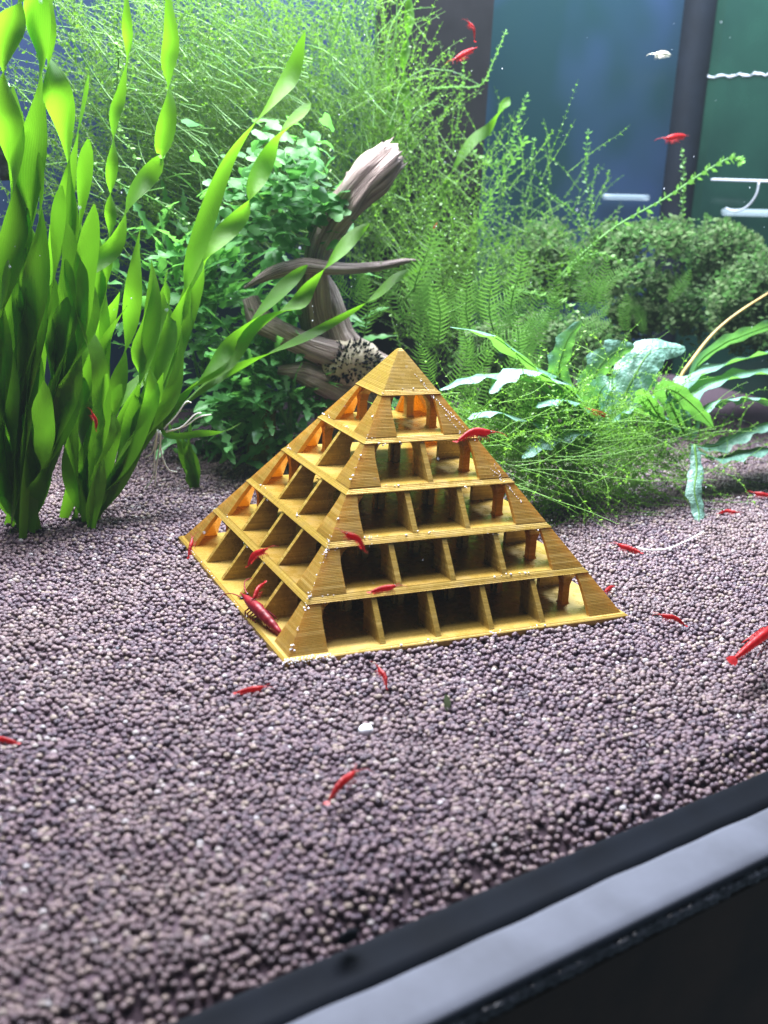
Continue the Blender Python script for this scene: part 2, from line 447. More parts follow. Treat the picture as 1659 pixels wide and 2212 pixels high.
# ------------------------------------------------------------------ the pyramid
ANG = math.radians(-11.3); ca, sa = math.cos(ANG), math.sin(ANG)
def R2(x, y, z): return (x * ca - y * sa, x * sa + y * ca, z)
HP = 6.90; LV = 6.768 / 6; TH = 0.17
def hw(z): return 5.0 * (1 - z / HP)
pyr = thing('pyramid', 'gold see-through 3D printed pyramid of open arched floors standing on the soil', 'pyramid', (0, 0, -0.12))
def loft(rings, name, mat=M_gold, smooth=False):
    n = len(rings[0]); vs = []; fs = []
    for r in rings: vs += [R2(*p) for p in r]
    for i in range(len(rings) - 1):
        for q in range(n): fs.append((i * n + q, i * n + (q + 1) % n, (i + 1) * n + (q + 1) % n, (i + 1) * n + q))
    fs.append(tuple(range(n - 1, -1, -1))); fs.append(tuple((len(rings) - 1) * n + q for q in range(n)))
    mb = MB(); mb.add(vs, fs); return mb.build(name, mat, pyr, smooth=smooth)
def sq(h, z): return [(-h, -h, z), (h, -h, z), (h, h, z), (-h, h, z)]
loft([sq(5.0, -0.10), sq(5.06, -0.07), sq(5.06, 0.08), sq(4.99, 0.13)], 'base_slab')
for q in range(1, 6):
    z = LV * q
    rs = [sq(hw(z) - 0.02, z), sq(hw(z) + 0.012, z + 0.03), sq(hw(z + TH) + 0.018, z + TH - 0.03), sq(hw(z + TH) - 0.015, z + TH)]
    if q == 5: rs = [sq(hw(z) - 0.02, z), sq(hw(z) + 0.012, z + 0.03), sq(hw(z + 0.15) + 0.008, z + 0.15), sq(0.10, HP - 0.14), sq(0.05, HP - 0.09)]
    loft(rs, 'floor' if q < 5 else 'cap')
PT, FT, DP = 1.575, 0.15, 0.15
for q in range(5):
    n = 5 - q; zb = LV * q + (0.12 if q == 0 else TH - 0.005); zt = LV * (q + 1) + 0.03
    oh = (n * PT - FT) / 2
    for (sx, sy) in ((1, 1), (-1, 1), (-1, -1), (1, -1)):
        rings = []
        for s in range(7):
            t = s / 6; z = zb + (zt - zb) * t
            h = hw(z) + 0.002; o2 = min(oh - 0.22 * max(0, t - 0.45) ** 2 - 0.0, h - 0.05); d = min(DP, (h - o2) * 0.8)
            P6 = [(h, h), (o2, h), (o2, h - d), (h - d, h - d), (h - d, o2), (h, o2)]
            if sx * sy < 0: P6 = P6[::-1]
            rings.append([(x * sx, y * sy, z) for x, y in P6])
        loft(rings, 'corner_plate', M_thin)
    # pillars with flared heads at the corners of the cell grid
    pc = n * PT / 2 * 0.95
    for (sx, sy) in ((1, 1), (-1, 1), (-1, -1), (1, -1)):
        rings = []
        for t, g in ((0, 0.15), (0.08, 0.11), (0.55, 0.11), (0.75, 0.15), (0.9, 0.24), (1.0, 0.36)):
            z = zb - 0.01 + (zt - zb + 0.005) * t; lim = hw(z) - 0.17 - pc; gp = min(g, max(0.06, lim))
            sqr = [(-g, -g), (gp, -g), (gp, gp), (-g, gp)]
            r_ = [((pc + a_) * sx, (pc + b_) * sy, z) for a_, b_ in sqr]
            rings.append(r_ if sx * sy > 0 else r_[::-1])
        loft(rings, 'pillar', M_thin)
    # partition walls with arched passages
    for ax in (0, 1):
        for j in range(1, n):
            vpos = (j - n / 2) * PT; lift = 0.003 * ax
            zB, zT = zb - 0.012 + lift, zt - 0.012 + lift
            eb, et = hw(zB) - 0.012, hw(zT) - 0.012
            poly = [(-eb, zB)]
            for i in range(n):
                uc = (i - (n - 1) / 2) * PT; a = 0.625; zs = zB + 0.50 * (zT - zB); za = zB + 0.92 * (zT - zB)
                poly.append((uc - a, zB))
                for w_ in range(9):
                    th = math.pi * (1 - w_ / 8); poly.append((uc + a * math.cos(th), zs + (za - zs) * math.sin(th)))
                poly.append((uc + a, zB))
            poly += [(eb, zB), (et, zT), (-et, zT)]
            P_ = len(poly); vs = []; fs = []
            for s in (-1, 1):
                for (u, z) in poly:
                    c_ = vpos + s * FT / 2
                    vs.append(R2(u, c_, z) if ax == 0 else R2(c_, u, z))
            fs.append(tuple(range(P_ - 1, -1, -1)) if ax else tuple(range(P_))); fs.append(tuple(P_ + i for i in (range(P_) if ax else range(P_ - 1, -1, -1))))
            for i in range(P_):
                i2 = (i + 1) % P_
                fs.append((i, P_ + i, P_ + i2, i2) if not ax else (i2, P_ + i2, P_ + i, i))
            mb = MB(); mb.add(vs, fs); mb.build('partition', M_gold, pyr, smooth=False)
# tiny air beads and print strings clinging to the edges, coloured white to stand in for glints
M_bead = plain('air_glint_bead', (0.88, 0.88, 0.92), 0.06, 1.0)
mb = MB()
def bead(p, r): ico(mb, p, r, (1, 1, 0.85), 6, 4)
def cluster(p, n, spread):
    for _ in range(n):
        bead(R2(p[0] + rnd.gauss(0, spread[0]), p[1] + rnd.gauss(0, spread[1]), p[2] + rnd.gauss(0, spread[2])), rnd.choice((0.007, 0.010, 0.014, 0.014, 0.022, 0.030)))
for i in range(46):                       # along the floor edges
    q = rnd.choice((0, 0, 1, 1, 2, 2, 3, 4, 5)); z = LV * q + rnd.choice((0.0, TH)); sd = rnd.choice((0, 0, 1)); e = hw(z) + 0.01; u = rnd.uniform(-1, 1) * e
    if q == 0: e = 5.05; z = 0.12
    cluster((u, -e, z) if sd == 0 else (-e, u, z), rnd.randint(1, 6), (0.13, 0.012, 0.02) if sd == 0 else (0.012, 0.13, 0.02))
for i in range(34):                       # near the front ridge
    z = 0.2 + rnd.random() ** 0.8 * 5.6; h = hw(z) + 0.008; cluster((-h, -h, z), rnd.randint(1, 5), (0.03, 0.012, 0.07))
for i in range(5):                        # broken glint trails running down the right-hand plates
    z = rnd.uniform(5.8, 6.3) if i < 2 else rnd.uniform(1.2, 5.5); off = rnd.uniform(0.1, 0.35)
    for _ in range(rnd.randint(14, 34)):
        z -= rnd.uniform(0.02, 0.07); off += rnd.gauss(0, 0.02)
        if z < 0.2: break
        h = hw(z); bead(R2(h - max(0.03, min(off, 0.45)), -h - 0.008, z), rnd.choice((0.008, 0.011, 0.014, 0.018)))
for i in range(130): bead(R2(-5.1 + rnd.random() * 1.25, -5.06 + rnd.uniform(-0.05, 0.05), rnd.uniform(0.02, 0.17)), rnd.uniform(0.010, 0.024))
o = mb.build('air_glint_beads', M_bead, pyr); o['kind'] = 'stuff'

# ------------------------------------------------------------------ plant materials
M_val = leaf_mat('ribbon_leaf', (0.045, 0.14, 0.008), (0.11, 0.27, 0.016), (0.18, 0.48, 0.015), 0.50, 0.42, veins=4, vary=0.75, spots=True, spec=0.35)
M_fern = leaf_mat('fern_leaf', (0.050, 0.17, 0.048), (0.125, 0.33, 0.105), (0.18, 0.52, 0.08), 0.44, 0.40, vary=0.6, spec=0.35)
M_round = leaf_mat('round_leaf', (0.035, 0.13, 0.035), (0.10, 0.27, 0.08), (0.13, 0.40, 0.07), 0.40, 0.5, vary=0.6, spec=0.25)
M_crypt = leaf_mat('broad_leaf', (0.075, 0.20, 0.14), (0.20, 0.37, 0.31), (0.18, 0.48, 0.05), 0.32, 0.42,  vary=0.5, spec=0.6, nscale=330, bump=0.0014)
M_hair = leaf_mat('hair_moss', (0.022, 0.078, 0.006), (0.115, 0.27, 0.020), (0.17, 0.40, 0.025), 0.36, 0.5, vary=0.0, nscale=70)
M_stem = leaf_mat('moss_stem', (0.05, 0.16, 0.02), (0.13, 0.30, 0.05), (0.18, 0.42, 0.06), 0.35, 0.5, vary=0.4)
M_bush = leaf_mat('bush_leaf', (0.026, 0.060, 0.022), (0.115, 0.17, 0.065), (0.10, 0.24, 0.06), 0.34, 0.7, vary=0.0, nscale=45, spec=0.15)
M_root = plain('white_root', (0.75, 0.75, 0.70), 0.4, 0.5)
M_algae = plain('black_tuft', (0.010, 0.012, 0.012), 0.8, 0.2)

# ------------------------------------------------------------------ ribbon-leaved plants (left)
def val_leaf(parent, path, w=0.75, turns=None, n=None, tw0=0.0, ref=None, name='leaf', wob=0.35):
    L = sum((Vector(path[i + 1]) - Vector(path[i])).length for i in range(len(path) - 1))
    n = n or max(14, int(L * 3.2))
    mb = MB()
    ribbon(mb, catmull(path, n), blade_w(w * 0.82), tw0, turns if turns is not None else L / 3.6 * rnd.uniform(0.55, 1.35), 4, 0.14, ref, 0.0, wob, rnd.uniform(0, 6))
    return mb.build(name, M_val, parent)
def val_grow(parent, base, tip, bow, w, n=6, **kw):
    b = Vector(base); t = Vector(tip); pts_ = []
    for i in range(n + 1):
        s = i / n
        p = b.lerp(t, s) + Vector(bow) * math.sin(math.pi * s) + Vector((rnd.gauss(0, .12), rnd.gauss(0, .12), 0)) * s
        pts_.append(p)
    return val_leaf(parent, pts_, w, **kw)
GV = 'twisted ribbon plants on the left'
facing = -FWD
vA = thing('ribbon_plant', 'tall twisted ribbon-leaved plant rooted nearest the pyramid, leaves leaning right', 'plant', tuple(gz(190, 1128, 0)), GV)
bA = gz(190, 1128, -0.1)
def path_at(px, Y0, Y1=None):
    Y1 = Y0 if Y1 is None else Y1
    return [at(x, y, Y0 + (Y1 - Y0) * i / (len(px) - 1)) for i, (x, y) in enumerate(px)]
def add_leaf(parent, px, Y0, Y1, w, **kw): return val_leaf(parent, path_at(px, Y0, Y1), w, **kw)
add_leaf(vA, [(195, 1125), (240, 1020), (310, 880), (365, 740), (400, 640), (425, 540), (493, 346), (588, 218), (631, 156), (660, 69)], 8.8, 9.3, 0.78, turns=3.3, tw0=0.4, ref=facing, wob=0.2)
add_leaf(vA, [(200, 1125), (290, 960), (360, 800), (430, 610), (457, 538), (529, 455), (548, 400), (588, 327), (620, 277), (671, 222)], 9.0, 10.3, 0.80, turns=4.2, ref=facing, wob=0.2)
add_leaf(vA, [(185, 1125), (160, 980), (150, 800), (160, 660), (182, 595), (248, 529), (281, 430), (347, 350), (350, 330), (364, 231), (360, 149), (370, 83), (362, -40)], 8.8, 8.0, 0.72, turns=5.8, ref=facing, wob=0.7)
add_leaf(vA, [(190, 1125), (215, 950), (225, 780), (228, 650), (231, 562), (238, 479), (240, 410), (243, 330), (246, 254), (264, 198), (278, 112), (274, 50), (271, -60)], 8.8, 8.6, 0.46, turns=7.0, wob=0.9, ref=facing)
for (tx, ty, bow, w) in [(330, 560, .7, .78), (300, 480, .2, .72), (262, 660, -.3, .8), (370, 610, .8, .75), (215, 470, -.2, .8), (400, 700, .6, .72), (120, 400, -.5, .8), (178, 300, -.2, .85), (140, 640, -.6, .8), (255, 830, .2, .75), (330, 790, .5, .7), (420, 560, .8, .7)]:
    val_grow(vA, bA, at(tx, ty, 8.8 + rnd.uniform(-1.0, 1.2)), RIGHT * bow, w * rnd.uniform(0.85, 1.1), turns=None, tw0=rnd.uniform(0, 3), ref=facing)
vB = thing('ribbon_plant', 'tall twisted ribbon-leaved plant at the left edge, its broad leaves reaching the top', 'plant', tuple(gz(50, 1140, 0)), GV)
bB = gz(50, 1140, -0.1)
add_leaf(vB, [(50, 1140), (60, 950), (70, 760), (75, 560), (60, 400), (75, 260), (85, 150), (80, 60), (75, -60)], 9.2, 7.6, 1.1, turns=3.4, tw0=0.3, ref=facing, wob=0.6)
add_leaf(vB, [(60, 1130), (110, 950), (140, 740), (160, 560), (155, 400), (140, 260), (110, 160), (90, 60), (100, -60)], 9.2, 7.8, 1.05, turns=3.2, tw0=0.2, ref=facing, wob=0.6)
add_leaf(vB, [(45, 1130), (20, 900), (5, 700), (30, 500), (25, 330), (10, 200), (15, 80), (40, 0), (45, -60)], 9.2, 7.2, 1.0, turns=5.0, tw0=0.9, ref=facing, wob=0.2)
for (tx, ty, bow, w) in [(10, 560, -.4, .85), (90, 330, .1, .95), (150, 480, .5, .9), (-20, 420, -.5, .9), (60, 620, 0, .9), (115, 700, .4, .85), (20, 780, -.4, .8), (170, 560, .6, .85), (-40, 700, -.4, .8), (95, 820, .3, .8), (-30, 880, -.3, .8), (185, 440, .7, .8), (40, 240, -.1, .9)]:
    val_grow(vB, bB, at(tx, ty, 8.4 + rnd.uniform(-1.2, 1.0)), RIGHT * bow, w * rnd.uniform(0.9, 1.1), tw0=rnd.uniform(0, 3), ref=facing)
for i in range(9):
    val_grow(vA, bA + Vector((rnd.gauss(0, .3), rnd.gauss(0, .4), 0)), at(rnd.uniform(130, 400), rnd.uniform(380, 900), 8.8 + rnd.uniform(-1.4, 2.0)), RIGHT * rnd.uniform(-.5, .8), rnd.uniform(0.5, 0.85), tw0=rnd.uniform(0, 3), ref=facing)
    val_grow(vB, bB + Vector((rnd.gauss(0, .3), rnd.gauss(0, .4), 0)), at(rnd.uniform(-60, 190), rnd.uniform(120, 850), 8.6 + rnd.uniform(-1.4, 1.6)), RIGHT * rnd.uniform(-.6, .6), rnd.uniform(0.6, 0.95), tw0=rnd.uniform(0, 3), ref=facing)
vC = thing('ribbon_plant', 'small ribbon-leaved plant rooted by itself between the tall plants and the pyramid', 'plant', tuple(gz(424, 1055, 0.12)), GV)
for px in ([(424, 1057), (400, 990), (380, 950), (358, 905)], [(424, 1057), (418, 1000), (395, 960), (385, 925)], [(426, 1057), (412, 1010), (405, 960), (412, 915)], [(422, 1057), (408, 1030), (395, 1010)]):
    add_leaf(vC, px, 11.0, 10.8, 0.50, turns=0.6, ref=facing)
vD = thing('ribbon_plantlet', 'floating ribbon plantlet with white roots, long leaves arching over to the driftwood', 'plant', tuple(at(352, 925, 9.0)), GV)
add_leaf(vD, [(345, 930), (372, 895), (440, 838), (494, 803), (577, 767), (672, 722), (776, 663), (815, 636), (860, 597), (925, 577)], 9.0, 10.2, 0.42, turns=3.4, tw0=0.5, ref=facing, wob=0.25)
add_leaf(vD, [(345, 928), (385, 860), (455, 810), (500, 770), (547, 710), (600, 680), (643, 657), (672, 615), (717, 562), (756, 517), (798, 483)], 9.0, 9.6, 0.72, turns=3.2, tw0=0.2, ref=facing, wob=0.25)
add_leaf(vD, [(345, 928), (400, 850), (460, 790), (506, 735), (562, 678), (613, 621), (664, 573)], 9.0, 9.4, 0.66, turns=2.3, tw0=0.3, ref=facing, wob=0.25)
add_leaf(vD, [(345, 930), (380, 942), (430, 936), (480, 932), (521, 913)], 9.0, 8.8, 0.34, turns=0.4, ref=facing)
add_leaf(vD, [(345, 930), (320, 860), (300, 780), (312, 700), (330, 600)], 9.0, 9.3, 0.66, turns=1.8, ref=facing)
add_leaf(vD, [(345, 930), (350, 860), (372, 780), (400, 700), (418, 600), (430, 540)], 9.0, 9.3, 0.7, turns=2.2, ref=facing)
add_leaf(vD, [(345, 930), (330, 900), (310, 880), (290, 850)], 9.0, 8.7, 0.6, turns=0.7, ref=facing)
for px in ([(350, 930), (380, 895), (400, 868), (412, 872)], [(355, 932), (390, 918), (418, 895), (438, 890)], [(358, 934), (400, 922), (430, 902), (455, 892)],
           [(345, 930), (350, 980), (362, 1010), (382, 1022)], [(342, 930), (335, 980), (330, 1030), (318, 1060)], [(344, 930), (330, 970), (312, 990)], [(346, 932), (340, 960), (342, 1000), (335, 1050)]):
    mb = MB(); tube(mb, catmull([at(x, y, 8.7) + Vector((rnd.gauss(0, .04), 0, rnd.gauss(0, .04))) for x, y in px], 10), 0.028, 4); mb.build('root', M_root, vD)
vE = thing('ribbon_plant', 'lone thin ribbon leaf rising behind the moss before the blue back wall', 'plant', tuple(at(972, 420, 17)), GV)
add_leaf(vE, [(955, 430), (972, 377), (1019, 306), (1057, 278), (1085, 235), (1101, 210)], 17, 17, 0.62, turns=2.2, ref=facing)
vF = thing('ribbon_plant', 'pair of thin pale ribbon leaves hanging at the top beside the dark filter', 'plant', tuple(at(885, 330, 17.5)), GV)
add_leaf(vF, [(885, 330), (880, 240), (872, 150), (880, 80), (885, 10), (880, -60)], 17.5, 17.5, 0.55, turns=4, ref=facing)
add_leaf(vF, [(830, 340), (845, 260), (838, 180), (850, 110)], 17.5, 17.5, 0.5, turns=2.5, ref=facing)

# ------------------------------------------------------------------ hair moss masses
def moss(mb, start, d0, length, r=0.022, leaf=0.16, step=0.26, bend=0.25, grav=-0.03, clampY=None, leafy=1.0):
    n = max(6, int(length / 0.55)); p = Vector(start); d = Vector(d0).normalized(); path = [p.copy()]
    wv = Vector((rnd.gauss(0, 1), rnd.gauss(0, 1), rnd.gauss(0, 1))) * bend / n
    for i in range(n):
        d = (d + wv + Vector((rnd.gauss(0, 1), rnd.gauss(0, 1), rnd.gauss(0, 1))) * 0.09 + Vector((0, 0, grav))).normalized()
        p = p + d * (length / n)
        if clampY is not None and p.y > clampY: p.y = clampY - 0.05; d.y = -abs(d.y) * 0.3
        if p.z < 0.02: p.z = 0.02 + rnd.random() * 0.05; d.z = abs(d.z) * 0.2
        path.append(p.copy())
    stem_mesh(mb, path, r, leaf, step, leafy)
def stem_mesh(mb, path, r, leaf, step, leafy=1.0):
    T, N = frames(path); vs = []; fs = []
    n = len(path)
    for i, p in enumerate(path):
        B = T[i].cross(N[i]); rr = r * (1 - 0.6 * i / (n - 1))
        for q in range(3):
            a = q * 2.0944; vs.append(p + (N[i] * math.cos(a) + B * math.sin(a)) * rr)
    for i in range(n - 1):
        for q in range(3): fs.append((i * 3 + q, i * 3 + (q + 1) % 3, i * 3 + 3 + (q + 1) % 3, i * 3 + 3 + q))
    ang = rnd.uniform(0, 6)
    for i in range(n - 1):
        seg = (path[i + 1] - path[i]); m_ = max(1, int(seg.length / step))
        for q in range(m_):
            if rnd.random() > leafy: continue
            p = path[i] + seg * (q / m_); B = T[i].cross(N[i]); ang += 2.1
            for s in (0, math.pi):
                a = ang + s; out = N[i] * math.cos(a) + B * math.sin(a)
                tip = (out * 0.85 + T[i] * 0.5).normalized(); side = T[i].cross(out)
                l = leaf * rnd.uniform(0.6, 1.2); wd = l * 0.30
                b_ = len(vs)
                vs += [p, p + tip * l * 0.5 + side * wd, p + tip * l, p + tip * l * 0.5 - side * wd]
                fs.append((b_, b_ + 1, b_ + 2, b_ + 3))
    mb.add(vs, fs)
mb = MB()
# upper mass, fanning out from behind the driftwood
for i in range(1500):
    cx = rnd.gauss(640, 210); cy = rnd.gauss(400, 120); Y = rnd.uniform(14.5, 20.5)
    a = math.radians(rnd.uniform(95, 172) if cx < 720 else rnd.uniform(45, 150))
    if cx > 930 and cy < 330: continue
    d = RIGHT * math.cos(a) + UP * math.sin(a) + FWD * rnd.uniform(-0.35, 0.35)
    L_ = rnd.uniform(3, 8)
    endx = cx + math.cos(a) * L_ * 48
    if endx > 960: L_ *= 0.5
    moss(mb, at(cx, cy, Y), d, L_, 0.02, 0.15, 0.26, clampY=21.6, grav=-0.02)
for i in range(500):                       # top of the mass
    cx = rnd.uniform(150, 860); cy = rnd.uniform(-40, 260); Y = rnd.uniform(14.5, 20.5)
    a = math.radians(rnd.uniform(100, 175) if rnd.random() < 0.7 else rnd.uniform(20, 100))
    d = RIGHT * math.cos(a) + UP * math.sin(a) + FWD * rnd.uniform(-0.3, 0.3)
    moss(mb, at(cx, cy, Y), d, rnd.uniform(1.5, 4.5), 0.02, 0.16, 0.24, clampY=21.6)
o = mb.build('hair_moss', M_hair); tag(o, 'dense mass of fine green hair moss filling the upper left behind the driftwood', 'moss', kind='stuff')
mb = MB()
for i in range(150):                       # longer paler runners through the mass
    cx = rnd.gauss(600, 200); cy = rnd.uniform(120, 480)
    a = math.radians(rnd.uniform(120, 172) if cx < 700 else rnd.uniform(70, 150)); Y = rnd.uniform(14.0, 15.5)
    d = RIGHT * math.cos(a) + UP * math.sin(a) + FWD * rnd.uniform(-0.15, 0.25)
    if cx > 880: continue
    moss(mb, at(cx, cy, Y), d, rnd.uniform(3, 7), 0.034, 0.12, 0.45, bend=0.8, clampY=21, grav=-0.05)
o = mb.build('runner_moss', M_stem); tag(o, 'pale green runners fanning out through the hair moss', 'moss', kind='stuff')
mb = MB()
for i in range(620):                       # middle mass, right of the driftwood
    cx = rnd.gauss(1010, 130); cy = rnd.gauss(650, 95); Y = rnd.uniform(12.2, 17)
    if cx < 860 and cy > 640: continue
    a = math.radians(rnd.uniform(25, 160)); d = RIGHT * math.cos(a) + UP * math.sin(a) + FWD * rnd.uniform(-0.4, 0.4)
    moss(mb, at(cx, cy, Y), d, rnd.uniform(1.5, 4.5), 0.018, 0.15, 0.26, bend=0.5, clampY=20)
o = mb.build('hair_moss', M_hair); tag(o, 'loose mass of green hair moss to the right of the driftwood, above the pyramid', 'moss', kind='stuff')
mb = MB()
for i in range(1050):                       # stringy moss spilling over the soil on the right
    cx = rnd.gauss(1255, 125); cy = rnd.gauss(962, 52); Y = rnd.uniform(1.8, 4.8)
    p = at(cx, cy, Y); 
    if p.z < 0.1: p.z = 0.1
    a = rnd.uniform(0, 6.28); d = RIGHT * math.cos(a) * 1.2 + Vector((0, 0, 0.75 * math.sin(a))) + FWD * rnd.uniform(-0.6, 0.6)
    moss(mb, p, d, rnd.uniform(1.5, 4.0), 0.016, 0.13, 0.22, bend=0.9, grav=-0.06, leafy=0.9)
for i in range(70):
    cx = rnd.uniform(1010, 1480); cy = rnd.uniform(960, 1060)
    p = at(cx, cy, rnd.uniform(0.6, 3.5)); p.z = max(p.z, 0.15)
    a = rnd.choice((rnd.uniform(-0.4, 0.4), rnd.uniform(2.7, 3.5)))
    moss(mb, p, RIGHT * math.cos(a) + Vector((0, 0, math.sin(a))) + FWD * rnd.uniform(-0.3, 0.3), rnd.uniform(2.5, 5), 0.016, 0.10, 0.3, bend=0.8, grav=-0.03, leafy=0.6)
o = mb.build('string_moss', M_hair); o.data.materials[0] = leaf_mat('string_moss', (0.07, 0.20, 0.018), (0.20, 0.42, 0.045), (0.26, 0.56, 0.05), 0.42, 0.5, vary=0.0, nscale=90); tag(o, 'tangle of thin stringy moss spilling onto the soil right of the pyramid', 'moss', kind='stuff')

# single stems one can follow
GS = 'single moss stems before the back wall'
def stem(label, px, Y0, Y1, r=0.035, leaf=0.28, step=0.32, leafy=1.0, mat=M_stem, group=GS):
    path = catmull(path_at(px, Y0, Y1), max(12, len(px) * 6))
    t = thing('moss_plant', label, 'moss', tuple(path[0]), group)
    mb = MB(); tube(mb, path, lambda s: r * (1 - 0.5 * s), 5); mb.build('stem', mat, t)
    mb = MB(); stem_mesh(mb, path, 0.004, leaf, step, leafy); o = mb.build('leaflets', mat, t); o['kind'] = 'stuff'
    return t
stem('long leafy stem slanting up right across the dark corner seam, tip bent down', [(1200, 610), (1245, 560), (1330, 490), (1438, 428), (1513, 377), (1579, 341), (1605, 353)], 11, 9, 0.06, 0.36, 0.42)
stem('thin curved stem rising left then up in front of the blue wall', [(1290, 520), (1240, 457), (1184, 414), (1151, 348), (1156, 297)], 15, 15, 0.04, 0.22, 0.34)
stem('leafy stem leaning right beside the lone ribbon leaf', [(1030, 500), (1042, 461), (1075, 400), (1113, 339), (1134, 297)], 14, 14.5, 0.035, 0.34, 0.34)
stem('straight upright leafy stem in the middle of the blue wall', [(1280, 500), (1273, 424), (1264, 367), (1271, 278)], 16, 16, 0.03, 0.26, 0.36)
stem('stem hooking up from a horizontal run below the two top shrimp', [(930, 192), (979, 188), (1038, 184), (1066, 132), (1094, 64)], 16.5, 16.5, 0.04, 0.2, 0.34)
stem('leafy upright stem standing just right of the dark corner seam', [(1478, 540), (1475, 457), (1477, 390), (1473, 320)], 14, 14, 0.028, 0.26, 0.36)
stem('short arched stem bowing right over the dark bushes', [(1220, 600), (1245, 567), (1292, 548), (1344, 565)], 9, 9, 0.05, 0.26, 0.3)
stem('stem slanting down right just left of the upright blue-lit leaf', [(1103, 625), (1165, 638), (1220, 655), (1258, 690)], 8, 7.5, 0.04, 0.26, 0.3)
stem('leafy upright stem left of the blue wall under the upper red shrimp', [(985, 310), (990, 250), (1000, 190), (1002, 120)], 16.6, 16.6, 0.03, 0.2, 0.3)
stem('curved stem running behind the lone ribbon leaf with a comb of leaflets', [(1020, 330), (1060, 355), (1100, 330), (1115, 270), (1140, 200)], 18, 18, 0.035, 0.3, 0.34)
stem('long pale stem slanting down right across the gap between the ribbon leaves', [(180, 338), (215, 368), (260, 398), (330, 430), (380, 465), (410, 490)], 12, 13, 0.05, 0.18, 0.4)
stem('drooping dotted stem hanging among the left ribbon leaves', [(250, 90), (256, 130), (250, 250), (270, 300), (300, 355)], 12, 12, 0.03, 0.22, 0.3)
stem('green stem lying on the soil, curling towards the front', [(1560, 1232), (1545, 1215), (1500, 1200), (1450, 1195)], -1.6, -0.6, 0.035, 0.1, 0.3, 0.7)
t = thing('loose_root', 'white thread-like root lying across the soil right of the pyramid', 'root', tuple(gz(1400, 1185, 0)))
mb = MB(); tube(mb, catmull([gz(x, y, 0.12) for x, y in [(1375, 1182), (1400, 1188), (1440, 1186), (1480, 1170), (1500, 1160), (1520, 1148)]], 24), 0.03, 4); mb.build('thread', M_root, t)

# ------------------------------------------------------------------ leaf meshes shared by many leaves (tip along +x, upper side +z)
def lobed(name, mat, L, W, nst=9, lobes=3.2, amp=0.35, droop=0.3, cup=0.2, seed=0):
    r = random.Random(seed); mb = MB(); vs = []; fs = []; uvs = []
    for i in range(nst + 1):
        t = i / nst
        w = W * (math.sin(math.pi * min(1, 0.10 + t * 0.88)) ** 0.7) * (1 + amp * math.sin(t * lobes * 6.283 + r.uniform(0, 6))) * 0.5
        w = max(w, 0.04 * W)
        yb = 0.05 * L * math.sin(t * 4 + seed)
        for u in (-1, -0.5, 0, 0.5, 1):
            ww = w * (1 + (r.uniform(-0.25, 0.25) if abs(u) == 1 else 0))
            vs.append((t * L, yb + u * ww, -droop * L * t * t + cup * ww * u * u + 0.05 * W * math.sin(t * 17 + u * 2 + seed))); uvs.append(((u + 1) / 2, t))
    for i in range(nst):
        for q in range(4): b_ = i * 5 + q; fs.append((b_, b_ + 5, b_ + 6, b_ + 1))
    mb.add(vs, fs, uvs); return mb.mesh(name, mat)
def rnd_leaf(name, mat, R, seed):
    r = random.Random(seed); mb = MB(); n = 14; vs = [(0.35 * R, 0, 0)]; uvs = [(0.5, 0.3)]; fs = []
    for ring in (0.55, 1.0):
        for i in range(n):
            a = 6.283 * i / n; rr = R * ring * (1 + 0.30 * math.sin(a * 3 + seed) + r.uniform(-0.08, 0.08))
            x = 0.6 * R + rr * math.cos(a) * 1.1; y = rr * math.sin(a)
            vs.append((x, y, -0.30 * x * x / R * 0.5 + 0.28 * R * ring * ring * math.sin(a * 2 + seed) * 0.7)); uvs.append((0.5 + 0.5 * ring * math.cos(a), 0.5 + 0.5 * ring * math.sin(a)))
    for i in range(n):
        i2 = (i + 1) % n
        fs.append((0, 1 + i, 1 + i2)); fs.append((1 + i, 1 + n + i, 1 + n + i2, 1 + i2))
    mb.add(vs, fs, uvs); return mb.mesh(name, mat)
FERN = [lobed('leaf', M_fern, 1.9, 0.36, 16, 4.3, 0.60, 0.25, 0.25, s) for s in range(6)]
ROUND = [rnd_leaf('leaf', M_round, 0.26, s) for s in range(5)]
def orient(d, upv):
    d = Vector(d).normalized(); z = Vector(upv) - d * Vector(upv).dot(d)
    z = z.normalized() if z.length > 1e-4 else Vector((0, 1, 0)); y = z.cross(d)
    mm = Matrix((d, y, z)).transposed(); return mm.to_quaternion()

# lobed fern clumps left of the driftwood
def fern(label, cx, cy, sx, sy, Y, n, ax, ay, ys=1.4, smin=0.75, smax=1.3, bias=(0.35, -0.1)):
    base = at(ax, ay, Y); t = thing('lobed_fern', label, 'plant', tuple(base), 'lobed ferns around the driftwood')
    for i in range(n):
        p = at(rnd.gauss(cx, sx), rnd.gauss(cy, sy), Y + rnd.uniform(-ys, ys * 0.6))
        if p.z < 0.2: p.z = 0.2 + rnd.random() * 0.6
        out = (p - base); out.z *= 0.5; out = out.normalized() if out.length > 0.1 else Vector((1, 0, 0))
        d = out * 0.7 + RIGHT * (bias[0] + rnd.gauss(0, 0.45)) + Vector((0, 0, bias[1] + rnd.gauss(0, 0.35))) - FWD * rnd.uniform(-0.2, 0.6)
        put(rnd.choice(FERN), 'leaf', t, p, orient(d, Vector((rnd.gauss(0, .35), rnd.gauss(-.35, .35), 1))), rnd.uniform(smin, smax) * 0.82)
    mb = MB()
    for i in range(5):
        e = at(rnd.gauss(cx, sx * 0.7), rnd.gauss(cy, sy * 0.7), Y); e.z = max(e.z, 0.4)
        tube(mb, catmull([base + Vector((0, 0, -0.2)), base.lerp(e, 0.5) + Vector((0, 0, 0.6)), e], 8), 0.06, 5)
    mb.build('stalk', M_fern, t)
